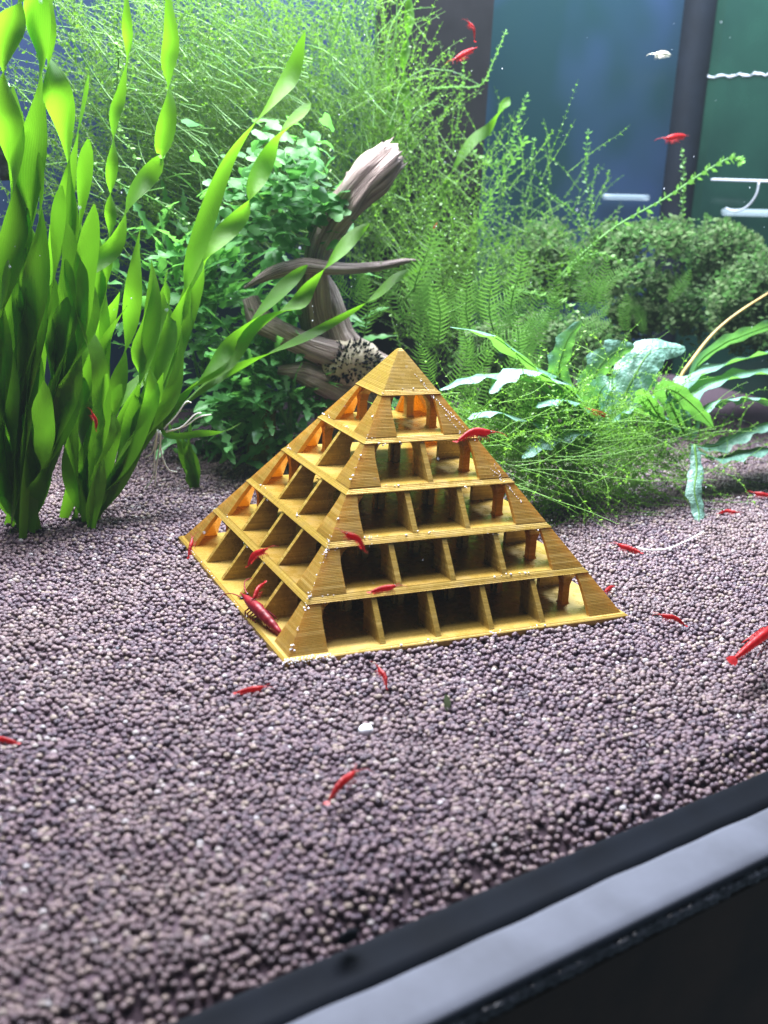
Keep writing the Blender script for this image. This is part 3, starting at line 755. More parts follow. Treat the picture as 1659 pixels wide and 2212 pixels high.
fern('dark lobed fern spreading in the shade left of the driftwood foot', 600, 860, 75, 70, 15.6, 170, 640, 900)
fern('lobed fern with drooping leaves just behind the ribbon plants', 420, 640, 85, 85, 15.0, 190, 440, 850)
fern('paler lobed fern between the ribbon plantlet and the driftwood', 590, 720, 70, 60, 14.2, 130, 620, 800, bias=(0.5, -0.2))
fern('deep green lobed fern low behind the plantlet roots', 560, 960, 80, 38, 15.0, 70, 560, 990, smax=1.2)
fern('lobed fern in the light just left of the driftwood foot', 600, 840, 85, 65, 12.4, 190, 630, 930, ys=1.2, bias=(0.1, -0.1))
# round-leaved clump on the driftwood
t = thing('round_leaf_clump', 'bright clump of small round lobed leaves growing on the upper driftwood', 'plant', tuple(at(650, 430, 12.6)))
for i in range(290):
    cx = rnd.gauss(625, 82); cy = rnd.gauss(415, 70) 
    if cx > 715: cx = rnd.uniform(690, 750); cy = rnd.gauss(455, 38)
    p = at(cx, cy, 11.9 + rnd.uniform(-1.3, 1.6))
    d = RIGHT * rnd.gauss(-0.1, 0.8) + Vector((0, 0, rnd.gauss(-0.1, 0.4))) - FWD * rnd.uniform(0, 1)
    put(rnd.choice(ROUND), 'leaf', t, p, orient(d, Vector((rnd.gauss(0, .4), rnd.gauss(-.5, .4), 1))), rnd.uniform(0.75, 1.35))

# feather-like moss fronds
def frond_mesh(seed, L=2.6):
    r = random.Random(seed); mb = MB(); n = 16
    path = [Vector((L * i / n, 0.12 * math.sin(i * 0.3 + seed), 0.25 * L * (i / n) ** 2 * -0.6)) for i in range(n + 1)]
    tube(mb, path, lambda s: 0.035 * (1 - 0.7 * s), 4)
    for i in range(1, n):
        s = i / n; l = 0.55 * (math.sin(math.pi * (0.15 + 0.83 * s)) ** 0.8) * L / 2.6
        for sd in (-1, 1):
            e = path[i] + Vector((l * 0.45, sd * l * r.uniform(0.85, 1.1), -0.10 * l)); mid = path[i].lerp(e, 0.5) + Vector((0, 0, 0.06))
            w = Vector((0.024, -0.01 * sd, 0))
            mb.add([path[i] - w, path[i] + w, mid + w * 1.2, e, mid - w * 1.2], [(0, 1, 2, 4), (4, 2, 3)])
    return mb.mesh('frond', M_stem)
FROND = [frond_mesh(s) for s in range(4)]
def fronds(label, cx, cy, sx, sy, Y, n, sc_=1.0):
    base = at(cx, cy + sy * 2, Y); t = thing('feather_moss', label, 'plant', tuple(base), 'feather mosses behind the pyramid'); n = int(n * 0.7)
    for i in range(n):
        p = at(rnd.gauss(cx, sx), rnd.gauss(cy, sy), Y + rnd.uniform(-1, 1))
        d = RIGHT * rnd.gauss(0.15, 0.45) + Vector((0, 0, rnd.uniform(0.5, 1.2))) - FWD * rnd.uniform(-0.1, 0.3)
        put(rnd.choice(FROND), 'frond', t, p, orient(d, -FWD + Vector((rnd.gauss(0, .25), 0, rnd.gauss(0.1, .25)))), rnd.uniform(0.6, 1.15) * sc_)
fronds('tall feathery moss rising behind the pyramid tip, right of the driftwood', 930, 690, 45, 55, 10.0, 26)
fronds('feathery moss fronds left of the upright blue-lit leaf', 1115, 740, 60, 50, 7.5, 30, 0.85)
fronds('small feathery moss at the foot of the driftwood branch', 780, 660, 30, 22, 12.2, 12, 0.7)
fronds('feathery moss fronds hanging near the right flank of the pyramid', 1040, 850, 50, 45, 6.0, 26, 0.8)
fronds('feathery moss fronds behind the two broad blue-lit leaves', 1310, 690, 60, 40, 8.5, 18, 0.85)

# ------------------------------------------------------------------ dark bushes at the back right
def bush(label, cx, cy, sx, sy, Y, n, depth):
    base = at(cx, cy + sy, Y); t = thing('moss_bush', label, 'bush', tuple(base), 'moss bushes at the back right')
    clumps = [(rnd.uniform(-1, 1), rnd.uniform(-1, 1), rnd.uniform(-1, 1)) for _ in range(34)]
    mb = MB()
    for i in range(n):
        c_ = rnd.choice(clumps)
        u = c_[0] * 0.85 + rnd.gauss(0, 0.13); v_ = c_[1] * 0.8 + rnd.gauss(0, 0.13)
        if u * u + v_ * v_ > 1.15: continue
        p = at(cx + u * sx, cy + v_ * sy, Y + c_[2] * depth + rnd.gauss(0, 0.4)); p.z = max(p.z, 0.1); p.y = min(p.y, 21.5); p.x = min(p.x, 36.2)
        d = Vector((rnd.gauss(0, 1), rnd.gauss(-0.3, 1), rnd.gauss(0.3, 0.7))).normalized(); s = Vector((rnd.gauss(0, 1), rnd.gauss(0, 1), rnd.gauss(0, .4))); s = (s - d * s.dot(d)).normalized()
        l = rnd.uniform(0.2, 0.42); w_ = l * 0.33; nn = d.cross(s) * (0.12 * l)
        mb.add([p, p + d * l * .4 + s * w_ + nn, p + d * l * .8 + s * w_ * .7, p + d * l, p + d * l * .75 - s * w_ * .8, p + d * l * .35 - s * w_ + nn, p + d * l * .5 - nn], [(0, 1, 6), (1, 2, 6), (2, 3, 6), (3, 4, 6), (4, 5, 6), (5, 0, 6)])
    for i in range(int(n / 90)):
        u = rnd.uniform(-0.9, 0.9); p = at(cx + u * sx, cy - sy * 0.75 * math.sqrt(1 - u * u) + rnd.uniform(0, 60), Y + rnd.uniform(-depth, depth) * 0.7)
        if p.y < 20 and p.x < 35: moss(mb, p, RIGHT * rnd.gauss(0, 0.7) + UP, rnd.uniform(0.5, 1.8), 0.02, 0.22, 0.2, bend=0.6, clampY=21)
    o = mb.build('foliage', M_bush, t); o['kind'] = 'stuff'
bush('large brownish green moss bush before the back right corner', 1480, 610, 185, 140, 11.5, 9000, 1.8)
bush('dark moss bush in shade left of the back right corner', 1220, 560, 150, 95, 16.0, 6000, 1.8)
bush('pale green low moss bush at the right edge of the picture', 1660, 660, 130, 120, 9.0, 4500, 1.5)
bush('low dark moss bush behind the stringy moss', 1180, 800, 200, 120, 11.5, 6000, 1.5)

# ------------------------------------------------------------------ broad-leaved plants (right)
def crypt_leaf(parent, px, Y0, Y1, w, ref=(0, 0, 1), turns=0.0, tw0=0.0):
    path = catmull(path_at(px, Y0 - 0.7, Y1 - 1.3), 26); mb = MB(); w *= 1.08
    ph = rnd.uniform(0, 6)
    wf = lambda t: w * (0.10 + 0.90 * math.sin(math.pi * min(1.0, 0.06 + 0.94 * t)) ** 0.75) * (1 + 0.10 * math.sin(t * 30 + ph) + 0.05 * math.sin(t * 61))
    ribbon(mb, path, wf, tw0, turns, 8, -0.22, ref, 0.16, 0.08, ph)
    leaf = mb.build('leaf', M_crypt, parent)
    mb = MB(); tube(mb, [p + Vector((0, 0, -0.012)) for p in path], lambda s: 0.055 * (1 - 0.8 * s), 5); mb.build('midrib', M_stem, parent).parent = leaf
GC = 'broad-leaved plants right of the pyramid'
cA = thing('broad_leaf_plant', 'broad wavy-leaved plant with blue-lit leaves behind the stringy moss', 'plant', tuple(at(1290, 960, 5.0)), GC)
Lf = lambda *a, **k_: crypt_leaf(cA, *a, **k_)
Lf([(1290, 930), (1240, 845), (1204, 814), (1151, 790), (1086, 739), (1042, 717), (972, 706)], 5.0, 6.0, 0.95)
Lf([(1290, 930), (1225, 850), (1208, 800), (1215, 765), (1230, 726), (1256, 695)], 5.2, 5.4, 0.85, ref=(-0.75, -0.6, 0.35))
Lf([(1290, 930), (1240, 850), (1178, 812), (1121, 797), (1085, 815), (1060, 850)], 4.6, 4.2, 1.0)
Lf([(1300, 930), (1280, 850), (1291, 800), (1326, 761), (1370, 748)], 5.2, 5.6, 1.15, ref=(-0.5, -0.4, 0.8))
Lf([(1320, 930), (1344, 866), (1370, 813), (1410, 757), (1480, 752)], 4.8, 5.2, 1.55, ref=(-0.3, -0.55, 0.75))
Lf([(1290, 930), (1200, 850), (1120, 812), (1060, 808), (1011, 818), (950, 842)], 4.6, 4.6, 0.75)
Lf([(1290, 940), (1200, 920), (1143, 910), (1064, 888), (1011, 905)], 4.4, 3.6, 0.9)
Lf([(1300, 940), (1270, 900), (1240, 870), (1200, 862), (1160, 880)], 4.6, 3.6, 1.0)
Lf([(1300, 940), (1330, 900), (1360, 880), (1400, 885), (1425, 905)], 4.4, 3.6, 1.0)
Lf([(1290, 940), (1250, 930), (1180, 950), (1130, 990)], 4.2, 3.0, 0.9)
Lf([(1300, 935), (1290, 880), (1300, 840), (1330, 820)], 4.4, 3.8, 1.1, ref=(-0.3, -0.4, 0.9))
cB = thing('broad_leaf_plant', 'broad wavy-leaved plant cut off by the right edge of the picture', 'plant', tuple(at(1490, 970, 4.0)), GC)
Lf = lambda *a, **k_: crypt_leaf(cB, *a, **k_)
Lf([(1480, 940), (1471, 849), (1502, 815), (1580, 784), (1640, 768), (1720, 750)], 4.5, 5.5, 1.05)
Lf([(1485, 940), (1480, 875), (1523, 836), (1589, 814), (1659, 806), (1740, 815)], 4.0, 4.6, 1.1)
Lf([(1480, 940), (1440, 850), (1462, 848), (1502, 880), (1540, 922)], 4.0, 3.0, 1.0)
Lf([(1490, 950), (1520, 880), (1580, 862), (1640, 862), (1720, 880)], 3.8, 3.6, 1.0)
Lf([(1490, 960), (1540, 965), (1589, 942), (1651, 917), (1720, 910)], 3.2, 3.2, 0.95)
Lf([(1490, 965), (1550, 990), (1600, 978), (1659, 968), (1720, 975)], 2.8, 2.8, 0.9)
Lf([(1480, 940), (1500, 800), (1560, 745), (1598, 728), (1659, 705), (1720, 690)], 5.2, 6.0, 0.7)
Lf([(1480, 945), (1430, 905), (1400, 860), (1390, 840)], 3.8, 3.2, 1.0)
mb = MB(); tube(mb, catmull(path_at([(1462, 930), (1462, 836), (1500, 772), (1545, 717), (1600, 672), (1690, 615)], 4.9, 5.1), 24), lambda s: 0.10 - 0.04 * s, 6); mb.build('old_stalk', plain('brown_stalk', (0.30, 0.20, 0.06), 0.5, 0.4, 90, 0.4), cB)
cC = thing('drooping_leaf', 'single moss-covered leaf hanging down over the soil on the right', 'leaf', tuple(at(1495, 1030, 1.6)))
crypt_leaf(cC, [(1500, 960), (1505, 1010), (1500, 1060), (1510, 1110), (1500, 1158)], 1.8, 0.6, 0.55, ref=(-0.5, -0.8, 0.2))

# ------------------------------------------------------------------ driftwood
k = NT('driftwood')
uvv = k.coord('UV', (34, 3.0, 1)); n1 = k.noise(uvv, 1.0, 5, 0.65); n2 = k.noise(k.coord('Object'), 70, 3)
c = k.ramp(n1, [(0.30, (0.045, 0.033, 0.032)), (0.46, (0.25, 0.19, 0.17)), (0.66, (0.58, 0.48, 0.45))])
c = k.mix(k.math('MULTIPLY', n2, 0.5), c, (0.16, 0.11, 0.085))
M_wood = k.done(k.bsdf(c, 0.7, 0.3, bump=n1, bdist=0.0022, bstr=1.0))
dw = thing('driftwood', 'weathered brown driftwood trunk with a splintered top and one thin side branch', 'driftwood', tuple(at(760, 960, 12.8)))
def ridge(seed, amp):
    def f(t, a): return 1 + amp * math.sin(a * 5 + seed + t * 3) * 0.7 + amp * abs(math.sin(a * 9 + seed * 2 + 4 * t)) * 0.9 + amp * 0.6 * math.sin(t * 23 + a * 2 + seed)
    return f
def limb(name, px, Y, rad, seed, amp=0.12, sides=44, n=56, jag=0.0):
    path = catmull([at(x, y, Yq - 0.9) for (x, y), Yq in zip(px, Y)], n)
    mb = MB(); tube(mb, path, rad, sides, True, ridge(seed, amp))
    if jag:
        ax_ = (path[-1] - path[-4]).normalized()
        for q in range(sides):
            e = jag * (0.5 * math.sin(q * 1.9) + 0.5 * math.sin(q * 3.7 + 1) + rnd.uniform(-0.3, 0.3))
            for b_, f_ in ((0, 1.0), (1, 0.7), (2, 0.4)):
                ix = len(mb.v) - sides * (b_ + 1) + q; mb.v[ix] = tuple(Vector(mb.v[ix]) + ax_ * e * f_)
    return mb.build(name, M_wood, dw)
def lerp_rad(*rs):
    def f(t):
        s = t * (len(rs) - 1); k_ = min(int(s), len(rs) - 2); return rs[k_] + (rs[k_ + 1] - rs[k_]) * (s - k_)
    return f
limb('trunk', [(770, 960), (745, 820), (705, 730), (682, 640), (685, 560), (712, 490), (752, 435), (800, 378), (846, 334)], [13, 12.9, 12.8, 12.8, 12.7, 12.6, 12.3, 12.0, 11.9], lerp_rad(1.1, 0.9, 0.62, 0.52, 0.44, 0.46, 0.56, 0.58, 0.50), 1, 0.26, jag=0.45)
for i in range(26):                        # splinters of the broken top
    ox = rnd.uniform(-0.42, 0.45); oy = rnd.uniform(-0.4, 0.35); a0 = at(770, 405, 11.3) + RIGHT * (ox * 0.9) + UP * (-ox * 0.75) + FWD * oy
    dirv = (at(838, 345, 11.9) - at(770, 405, 12.2)).normalized(); L_ = rnd.uniform(1.2, 2.25)
    mb = MB(); tube(mb, [a0 + dirv * (L_ * s / 6) + Vector((rnd.gauss(0, .02), 0, rnd.gauss(0, .02))) for s in range(7)], lambda s: 0.15 * (1 - 0.7 * s ** 2), 6); mb.build('splinter', M_wood, dw)
limb('branch', [(528, 622), (560, 603), (600, 585), (650, 574), (700, 578), (760, 580), (820, 575), (870, 565), (908, 562)], [12.6, 12.2, 11.9, 11.8, 11.8, 11.8, 11.7, 11.6, 11.6], lerp_rad(0.04, 0.16, 0.24, 0.28, 0.24, 0.20, 0.17, 0.12, 0.02), 3, 0.08, 16)
limb('root', [(540, 645), (560, 690), (600, 715), (660, 745), (730, 772), (790, 800), (830, 850)], [13.2, 12.8, 12.4, 12.1, 11.9, 11.9, 12.0], lerp_rad(0.3, 0.45, 0.42, 0.42, 0.62, 0.75, 0.5), 5, 0.08, 24)
limb('root', [(600, 800), (650, 805), (700, 825), (760, 850), (800, 890)], [12.6, 12.2, 12.0, 12.0, 12.2], lerp_rad(0.15, 0.4, 0.5, 0.6, 0.4), 8, 0.08, 24)
limb('root', [(690, 590), (715, 650), (735, 720), (770, 770), (820, 800)], [12.9, 12.6, 12.2, 12.0, 12.2], lerp_rad(0.3, 0.42, 0.5, 0.7, 0.6), 9, 0.07, 24)
mb = MB(); kc = at(758, 782, 10.6)
vs = []; fs = []
for i in range(13):
    for q in range(20):
        th = math.pi * i / 12; a = 6.283 * q / 20; rr = 1 + 0.08 * math.sin(a * 3 + th * 4) + 0.05 * math.sin(a * 7)
        vs.append(kc + RIGHT * (1.35 * rr * math.sin(th) * math.cos(a)) + UP * (0.85 * rr * math.cos(th)) + FWD * (0.7 * rr * math.sin(th) * math.sin(a)))
for i in range(12):
    for q in range(20): fs.append((i * 20 + q, (i + 1) * 20 + q, (i + 1) * 20 + (q + 1) % 20, i * 20 + (q + 1) % 20))
mb.add(vs, fs, [(0.2 * j % 1, 0.3) for j in range(len(vs))]); mb.build('knot', plain('pale_wood', (0.42, 0.36, 0.27), 0.7, 0.3, 200, 0.35, bump=0.0006), dw)
mb = MB()
for i in range(300):
    u, v_ = rnd.uniform(-1, 1), rnd.uniform(-1, 1)
    if u * u + v_ * v_ > 0.95: continue
    p = kc + RIGHT * (1.32 * u) + UP * (0.83 * v_) - FWD * (0.68 * math.sqrt(max(0.02, 1 - u * u - v_ * v_)))
    nrm = (RIGHT * u + UP * v_ * 1.3 - FWD * 0.8).normalized(); s = nrm.cross(UP).normalized(); q_ = nrm.cross(s); l = rnd.uniform(0.12, 0.24)
    e = nrm * l + UP * rnd.uniform(-0.02, 0.05) + RIGHT * rnd.uniform(-0.06, 0.06)
    mb.add([p + s * 0.06, p - s * 0.04 + q_ * 0.055, p - s * 0.04 - q_ * 0.055, p + e], [(0, 1, 3), (1, 2, 3), (2, 0, 3)])
o = mb.build('black_algae_tufts', M_algae, dw); o['kind'] = 'stuff'
# mossy stump
k = NT('mossy_stump'); n1 = k.noise(k.coord('Object'), 220, 4)
M_stump = k.done(k.bsdf(k.ramp(n1, [(0.3, (0.03, 0.045, 0.006)), (0.7, (0.16, 0.17, 0.02))]), 0.8, 0.2, bump=n1, bdist=0.0012))
mb = MB(); tube(mb, catmull([at(560, 1030, 13.2), at(562, 960, 13.2), at(568, 890, 13.2), at(578, 850, 13.3)], 24), lerp_rad(0.62, 0.52, 0.5, 0.3), 20, True, ridge(4, 0.1))
tag(mb.build('mossy_stump', M_stump), 'short yellow green mossy stump standing behind the left slope of the pyramid', 'stump')

# ------------------------------------------------------------------ shrimp
k = NT('shrimp_shell'); n1 = k.noise(k.coord('Object'), 700, 3); oi = k.n('ShaderNodeObjectInfo')
c = k.ramp(n1, [(0.3, (0.20, 0.006, 0.010)), (0.6, (0.38, 0.013, 0.016)), (0.8, (0.52, 0.09, 0.08))])
M_shr = k.done(k.trans(k.bsdf(c, 0.42, 0.35, bump=n1, bdist=0.0002), (0.62, 0.03, 0.03), 0.42))
k = NT('shrimp_dark'); n1 = k.noise(k.coord('Object'), 700, 3)
c = k.ramp(n1, [(0.3, (0.10, 0.004, 0.010)), (0.7, (0.26, 0.010, 0.018))])
M_shrd = k.done(k.trans(k.bsdf(c, 0.45, 0.3, bump=n1, bdist=0.0002), (0.5, 0.02, 0.03), 0.22))
M_shrw = plain('shrimp_pale', (0.75, 0.70, 0.55), 0.3, 0.5)
M_eye = plain('shrimp_eye', (0.01, 0.006, 0.006), 0.1, 0.6)
def shrimp_meshes(mat, bend):
    """length 1 from rostrum tip (+x) to tail (-x)"""
    mb = MB(); path = []; R_ = []
    st = [(0.50, .006), (0.44, .016), (0.38, .034), (0.34, .055), (0.28, .074), (0.18, .090), (0.08, .094), (0.01, .090), (0.0, .080), (-0.05, .086), (-0.09, .084), (-0.10, .074), (-0.15, .078), (-0.19, .075), (-0.20, .064), (-0.25, .066), (-0.28, .062), (-0.29, .052), (-0.33, .050), (-0.37, .040), (-0.40, .026)]
    vs = []; fs = []; S_ = 10
    for i, (x, r) in enumerate(st):
        zz = -bend * max(0, 0.05 - x) ** 2 * 3.0 + (0.015 if x > 0.3 else 0)
        for q in range(S_):
            a = 6.283 * q / S_; vs.append((x, math.cos(a) * r * 0.78, zz + math.sin(a) * r * (1.05 if math.sin(a) > 0 else 1.15)))
    for i in range(len(st) - 1):
        for q in range(S_): fs.append((i * S_ + q, i * S_ + (q + 1) % S_, (i + 1) * S_ + (q + 1) % S_, (i + 1) * S_ + q))
    fs.append(tuple(range(S_))[::-1]); fs.append(tuple((len(st) - 1) * S_ + q for q in range(S_)))
    mb.add(vs, fs)
    for i in range(5):                      # walking legs
        x = 0.27 - i * 0.055
        for s in (-1, 1):
            tube(mb, [Vector((x, s * .04, -.07)), Vector((x + .03, s * .10, -.10)), Vector((x + .03 - i * .02, s * .13, -.17)), Vector((x + .05 - i * .03, s * .14, -.22))], lambda t: 0.013 * (1 - 0.5 * t), 4)
    for i in range(5):                      # swimmerets
        x = -0.04 - i * 0.055; zz = -bend * max(0, 0.05 - x) ** 2 * 3.0
        for s in (-1, 1):
            mb.add([(x + .018, s * .03, zz - .06), (x - .018, s * .03, zz - .06), (x - .045, s * .045, zz - .125), (x - .010, s * .045, zz - .13)], [(0, 1, 2, 3)])
    body = mb.mesh('body', mat)
    zt = -bend * 0.45 ** 2 * 3.0; mb = MB()
    for a in (-0.6, -0.3, 0, 0.3, 0.6):
        d = Vector((-math.cos(a), math.sin(a), -0.25 * bend - 0.15)); s = Vector((math.sin(a), math.cos(a), 0)); p = Vector((-0.38, 0, zt + 0.015))
        mb.add([p + s * .012, p - s * .012, p + d * .08 - s * .028, p + d * .13 - s * .012, p + d * .13 + s * .012, p + d * .08 + s * .028], [(0, 1, 2, 3, 4, 5)])
    tail = mb.mesh('tail_fan', mat)
    an = []
    for s in (-1, 1):
        mb = MB(); tube(mb, catmull([Vector((.36, s * .03, .02)), Vector((.50, s * .08, .05)), Vector((.62, s * .16, .03)), Vector((.66, s * .26, -.03))], 8), lambda t: 0.011 * (1 - 0.6 * t), 4); an.append(mb.mesh('antenna', mat))
    ey = []
    for s in (-1, 1):
        mb = MB(); ico(mb, (.375, s * .045, .035), 0.020, (1, 1, 1), 8, 6); ey.append(mb.mesh('eye', M_eye))
    return [('body', body)] + [('tail_fan', tail)] + [('antenna', a) for a in an] + [('eye', e) for e in ey]
SHR = {'red': [shrimp_meshes(M_shr, b) for b in (0.1, 0.45, 0.9)], 'dark': [shrimp_meshes(M_shrd, 0.15)], 'pale': [shrimp_meshes(M_shrw, 0.2)]}
def shrimp(label, head, tail, kind='red', var=0, roll=0.0, upv=(0, 0, 1), slim=0.84):
    head, tail = Vector(head), Vector(tail); c_ = head.lerp(tail, 0.5); d = head - tail
    t = thing('shrimp', label, 'shrimp', tuple(c_), 'shrimp in the tank')
    q_ = orient(d, upv)
    t.rotation_mode = 'QUATERNION'; t.rotation_quaternion = q_ @ Quaternion((1, 0, 0), roll); t.scale = (d.length, d.length * slim, d.length * slim)
    for nm, me_ in SHR[kind][var % len(SHR[kind])]:
        o = bpy.data.objects.new(nm, me_); col.objects.link(o)
        if nm == 'body': body_ = o
        o.parent = t if nm in ('body', 'tail_fan') else body_
A = at
shrimp('small red shrimp nearest the top edge, swimming before the blue wall', A(1008, 45, 14), A(1036, 72, 14), var=2)
shrimp('red shrimp slanting down left, just under the topmost one', A(978, 132, 14), A(1028, 98, 14), var=0)
shrimp('bright red shrimp swimming before the dark corner seam', A(1434, 301, 12), A(1486, 288, 12), var=0)
shrimp('pale whitish shrimp swimming high before the blue wall', A(1412, 118, 14), A(1452, 112, 14), 'pale')
shrimp('bright red shrimp perched on the upper right ridge of the pyramid', A(1068, 936, -3.2), A(985, 927, -3.2), var=1)
shrimp('red shrimp hovering over the green moss below the blue-lit leaves', A(1270, 884, 2.4), A(1318, 898, 2.0), var=0)
shrimp('red shrimp at the far left corner of the pyramid base', gz(418, 1158, 0.75), gz(404, 1205, 0.28), var=0, upv=(-1, -.3, .6))
shrimp('red shrimp clinging across the left face of the pyramid, one floor up', A(580, 1186, -3.0), A(524, 1206, -2.2), var=1)
shrimp('big dark red shrimp standing on the left edge of the pyramid base', gz(520, 1282, 0.55), gz(612, 1368, 0.36), 'dark', upv=(-.55, -.25, 1))
shrimp('red shrimp upright behind the big dark one on the pyramid base', A(545, 1302, -1.35), A(566, 1246, -1.0), var=1, upv=(-1, -.4, .2))
shrimp('faded red shrimp floating before the corner plates of the pyramid, second level', A(738, 1150, -7.2), A(802, 1174, -7.2), var=1)
shrimp('small red shrimp resting on the first floor ledge of the pyramid front', A(862, 1266, -5.6), A(794, 1276, -5.6), var=0)
shrimp('red shrimp over the soil beside the white root thread', gz(1328, 1175, 0.3), gz(1390, 1192, 0.3), var=0)
shrimp('red shrimp on the soil just beyond the right corner of the pyramid', gz(1420, 1328, 0.25), gz(1488, 1338, 0.25), var=1)
shrimp('dark red shrimp on the soil below the hanging moss-covered leaf', gz(1596, 1108, 0.3), gz(1550, 1098, 0.3), var=1)
shrimp('large red shrimp cut by the right edge of the picture', gz(1690, 1340, 0.9), gz(1582, 1424, 0.8), var=0, upv=(-.3, -.5, .8), slim=0.55)
shrimp('small red shrimp peeking out behind the right ridge near the pyramid base', gz(1305, 1280, 0.2), gz(1326, 1262, 0.2), var=0)
shrimp('red shrimp steeply tilted just in front of the pyramid base', gz(812, 1438, 0.45), gz(848, 1478, 0.25), var=1, upv=(.6, -.3, .7))
shrimp('faint red shrimp on the soil near the front corner of the pyramid', gz(578, 1484, 0.4), gz(504, 1494, 0.4), var=0)
shrimp('large red shrimp alone on the foreground soil', gz(774, 1664, 0.6), gz(704, 1712, 0.6), var=1)
shrimp('red shrimp cut by the left edge of the picture', gz(-20, 1592, 0.4), gz(44, 1603, 0.4), var=0)
shrimp('red shrimp half hidden at the right edge where the soil meets the plants', gz(1622, 1064, 0.3), gz(1680, 1072, 0.3), var=0)
shrimp('orange red shrimp hanging between the left ribbon leaves', A(196, 888, 7.0), A(218, 926, 7.0), var=1)
shrimp('tiny orange red shrimp in the moss right of the driftwood top', A(934, 498, 13), A(944, 480, 13), var=0)

# ------------------------------------------------------------------ small things
mb = MB(); p = gz(790, 1577, 0.06); ico(mb, tuple(p), 0.15, (1.1, 1, 0.85), 12, 8)
tag(mb.build('white_pebble', plain('white_stone', (0.80, 0.82, 0.85), 0.3, 0.5)), 'single white round pebble on the dark foreground soil', 'pebble')
t = thing('plant_scrap', 'small dark green scrap of leaf standing in the foreground soil', 'leaf scrap', tuple(gz(965, 1535, 0)))
mb = MB(); ribbon(mb, catmull([gz(965, 1535, 0.0), gz(966, 1518, 0.1), gz(963, 1500, 0.15)], 8), lambda s: 0.16 * math.sin(0.3 + 2.6 * s), ref=-FWD); mb.build('blade', plain('dark_scrap', (0.012, 0.016, 0.005), 0.9, 0.1), t)
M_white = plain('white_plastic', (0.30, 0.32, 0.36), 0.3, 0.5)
t = thing('plastic_rail', 'white ribbed plastic rail with a curved tube at the right edge', 'rail', tuple(atx(1600, 390, 34.5)))
p0, p1 = atx(1537, 388, 35.5), atx(1700, 393, 34.8)
mb = MB(); tube(mb, [p0.lerp(p1, s / 40) for s in range(41)], lambda s: 0.07 * (1 + 0.25 * abs(math.sin(s * 40))), 8); mb.build('rail', M_white, t)
mb = MB(); tube(mb, catmull([atx(x, y, 35) for x, y in [(1640, 393), (1634, 420), (1616, 445), (1590, 456), (1568, 450)]], 20), 0.06, 6); mb.build('tube', M_white, t)
k = NT('frosted'); gb = k.bsdf((0.45, 0.55, 0.60), 0.3, 0.5); tb = k.n('ShaderNodeBsdfTransparent'); x = k.n('ShaderNodeMixShader'); x.inputs[0].default_value = 0.28
k.l(tb.outputs[0], x.inputs[1]); k.l(gb.outputs[0], x.inputs[2]); M_frost = k.done(x)
mb = MB(); q0, q1 = atx(1562, 458, 36.4), atx(1720, 462, 36.4)
tube(mb, [q0.lerp(q1, s / 6) for s in range(7)], 0.20, 8); tag(mb.build('glass_ledge', M_frost), 'pale see-through ledge on the right pane under the white rail', 'ledge')
mb = MB(); q0, q1 = at(1305, 425, 21.6), at(1400, 427, 21.6)
tube(mb, [q0.lerp(q1, s / 6) for s in range(7)], 0.16, 8); tag(mb.build('glass_ledge', M_frost), 'pale see-through ledge on the back wall left of the corner seam', 'ledge')
mb = MB(); vs = []; fs = []                 # pale strip built as the water surface's reflection on the side pane
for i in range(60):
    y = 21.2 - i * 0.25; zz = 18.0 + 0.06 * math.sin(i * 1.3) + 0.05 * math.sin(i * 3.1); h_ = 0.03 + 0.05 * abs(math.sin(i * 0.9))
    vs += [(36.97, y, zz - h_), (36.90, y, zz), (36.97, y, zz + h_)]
for i in range(59): fs += [(i * 3, i * 3 + 1, i * 3 + 4, i * 3 + 3), (i * 3 + 1, i * 3 + 2, i * 3 + 5, i * 3 + 4)]
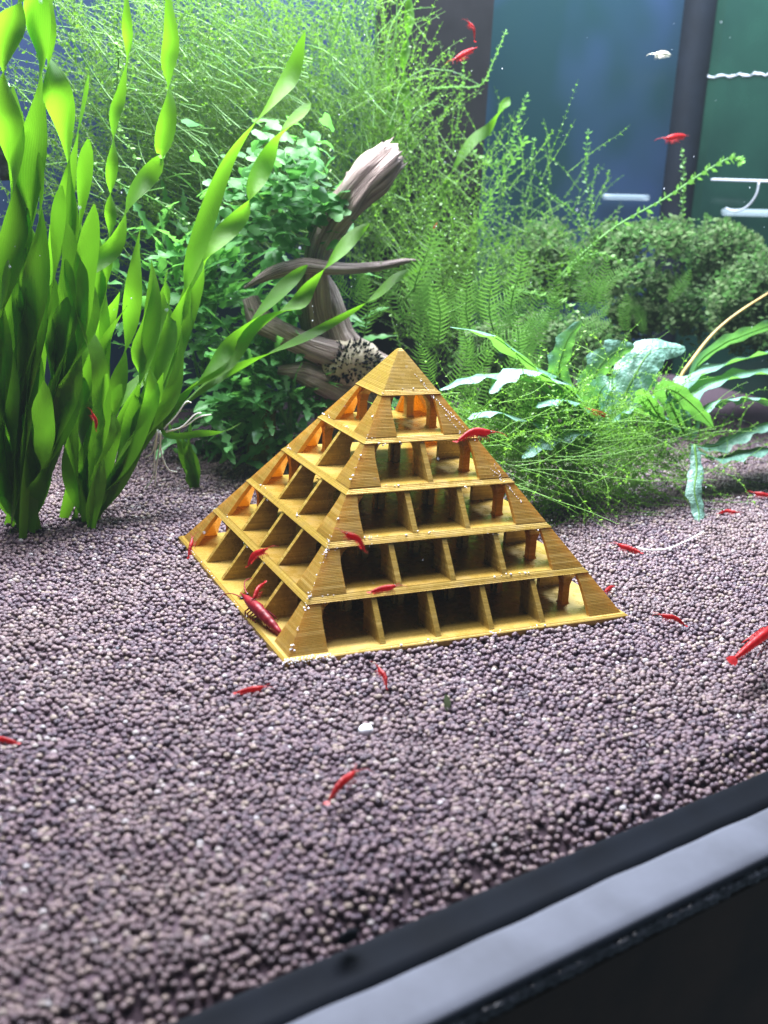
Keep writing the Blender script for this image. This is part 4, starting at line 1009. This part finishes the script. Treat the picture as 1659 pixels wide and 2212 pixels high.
mb.add(vs, fs); tag(mb.build('water_glint', M_white), 'whitish strip standing in for the water surface reflection running along the right pane near the top', 'water line')
M_pipe = plain('pipe_grey', (0.05, 0.06, 0.06), 0.5, 0.4, 500, 0.5, bump=0.0006)
t = thing('airline_pipe', 'dark knobbly air pipe in a pale sleeve at the upper left edge', 'pipe', tuple(at(20, 390, 9.6)))
mb = MB(); tube(mb, [at(-12 + s * 1.6, 180 + s * 11, 9.6) for s in range(20)], lambda s: 0.26 + 0.03 * math.sin(s * 80), 10); mb.build('pipe', M_pipe, t)
mb = MB(); tube(mb, [at(8 + s * 1.7, 180 + s * 11, 9.8) for s in range(20)], 0.16, 8); mb.build('sleeve', plain('pale_sleeve', (0.35, 0.55, 0.42), 0.4), t)
M_speck = NT('speck'); M_speck = M_speck.done(M_speck.trans(M_speck.bsdf((0.8, 0.84, 0.9), 0.6, 0.3), (0.8, 0.85, 0.9), 0.4))
mb = MB()
for i in range(230):
    x = rnd.uniform(0, 1659); y = rnd.uniform(0, 1700); D_ = rnd.uniform(20, 46); p = atd(x, y, D_)
    if p.z < 0.3 or p.y > 21 or (abs(p.x) < 5 and abs(p.y) < 5 and p.z < 6.8): continue
    r = rnd.choice((0.008, 0.010, 0.014, 0.022)); ico(mb, tuple(p), r, (1, 0.6, rnd.uniform(0.6, 1.6)), 5, 3)
tag(mb.build('floating_specks', M_speck), 'tiny white specks drifting in the water', 'specks', kind='stuff')

for o in list(bpy.data.objects):
    if '_o' in o: del o['_o']

# ------------------------------------------------------------------ the slightly cloudy water and air
k = NT('haze'); pv = k.n('ShaderNodeVolumePrincipled')
pv.inputs['Color'].default_value = (0.72, 0.88, 0.95, 1); pv.inputs['Density'].default_value = 0.018; pv.inputs['Anisotropy'].default_value = 0.2
k.l(pv.outputs[0], k.out.inputs['Volume'])
mb = MB(); box(mb, (-45, -45, -14), (48, 30, 60)); o = mb.build('haze', k.m, smooth=False); tag(o, 'faint cloudiness of the water', 'haze', kind='stuff')
sc.cycles.volume_bounces = 0
try: k.m.cycles.homogeneous_volume = True
except Exception: pass
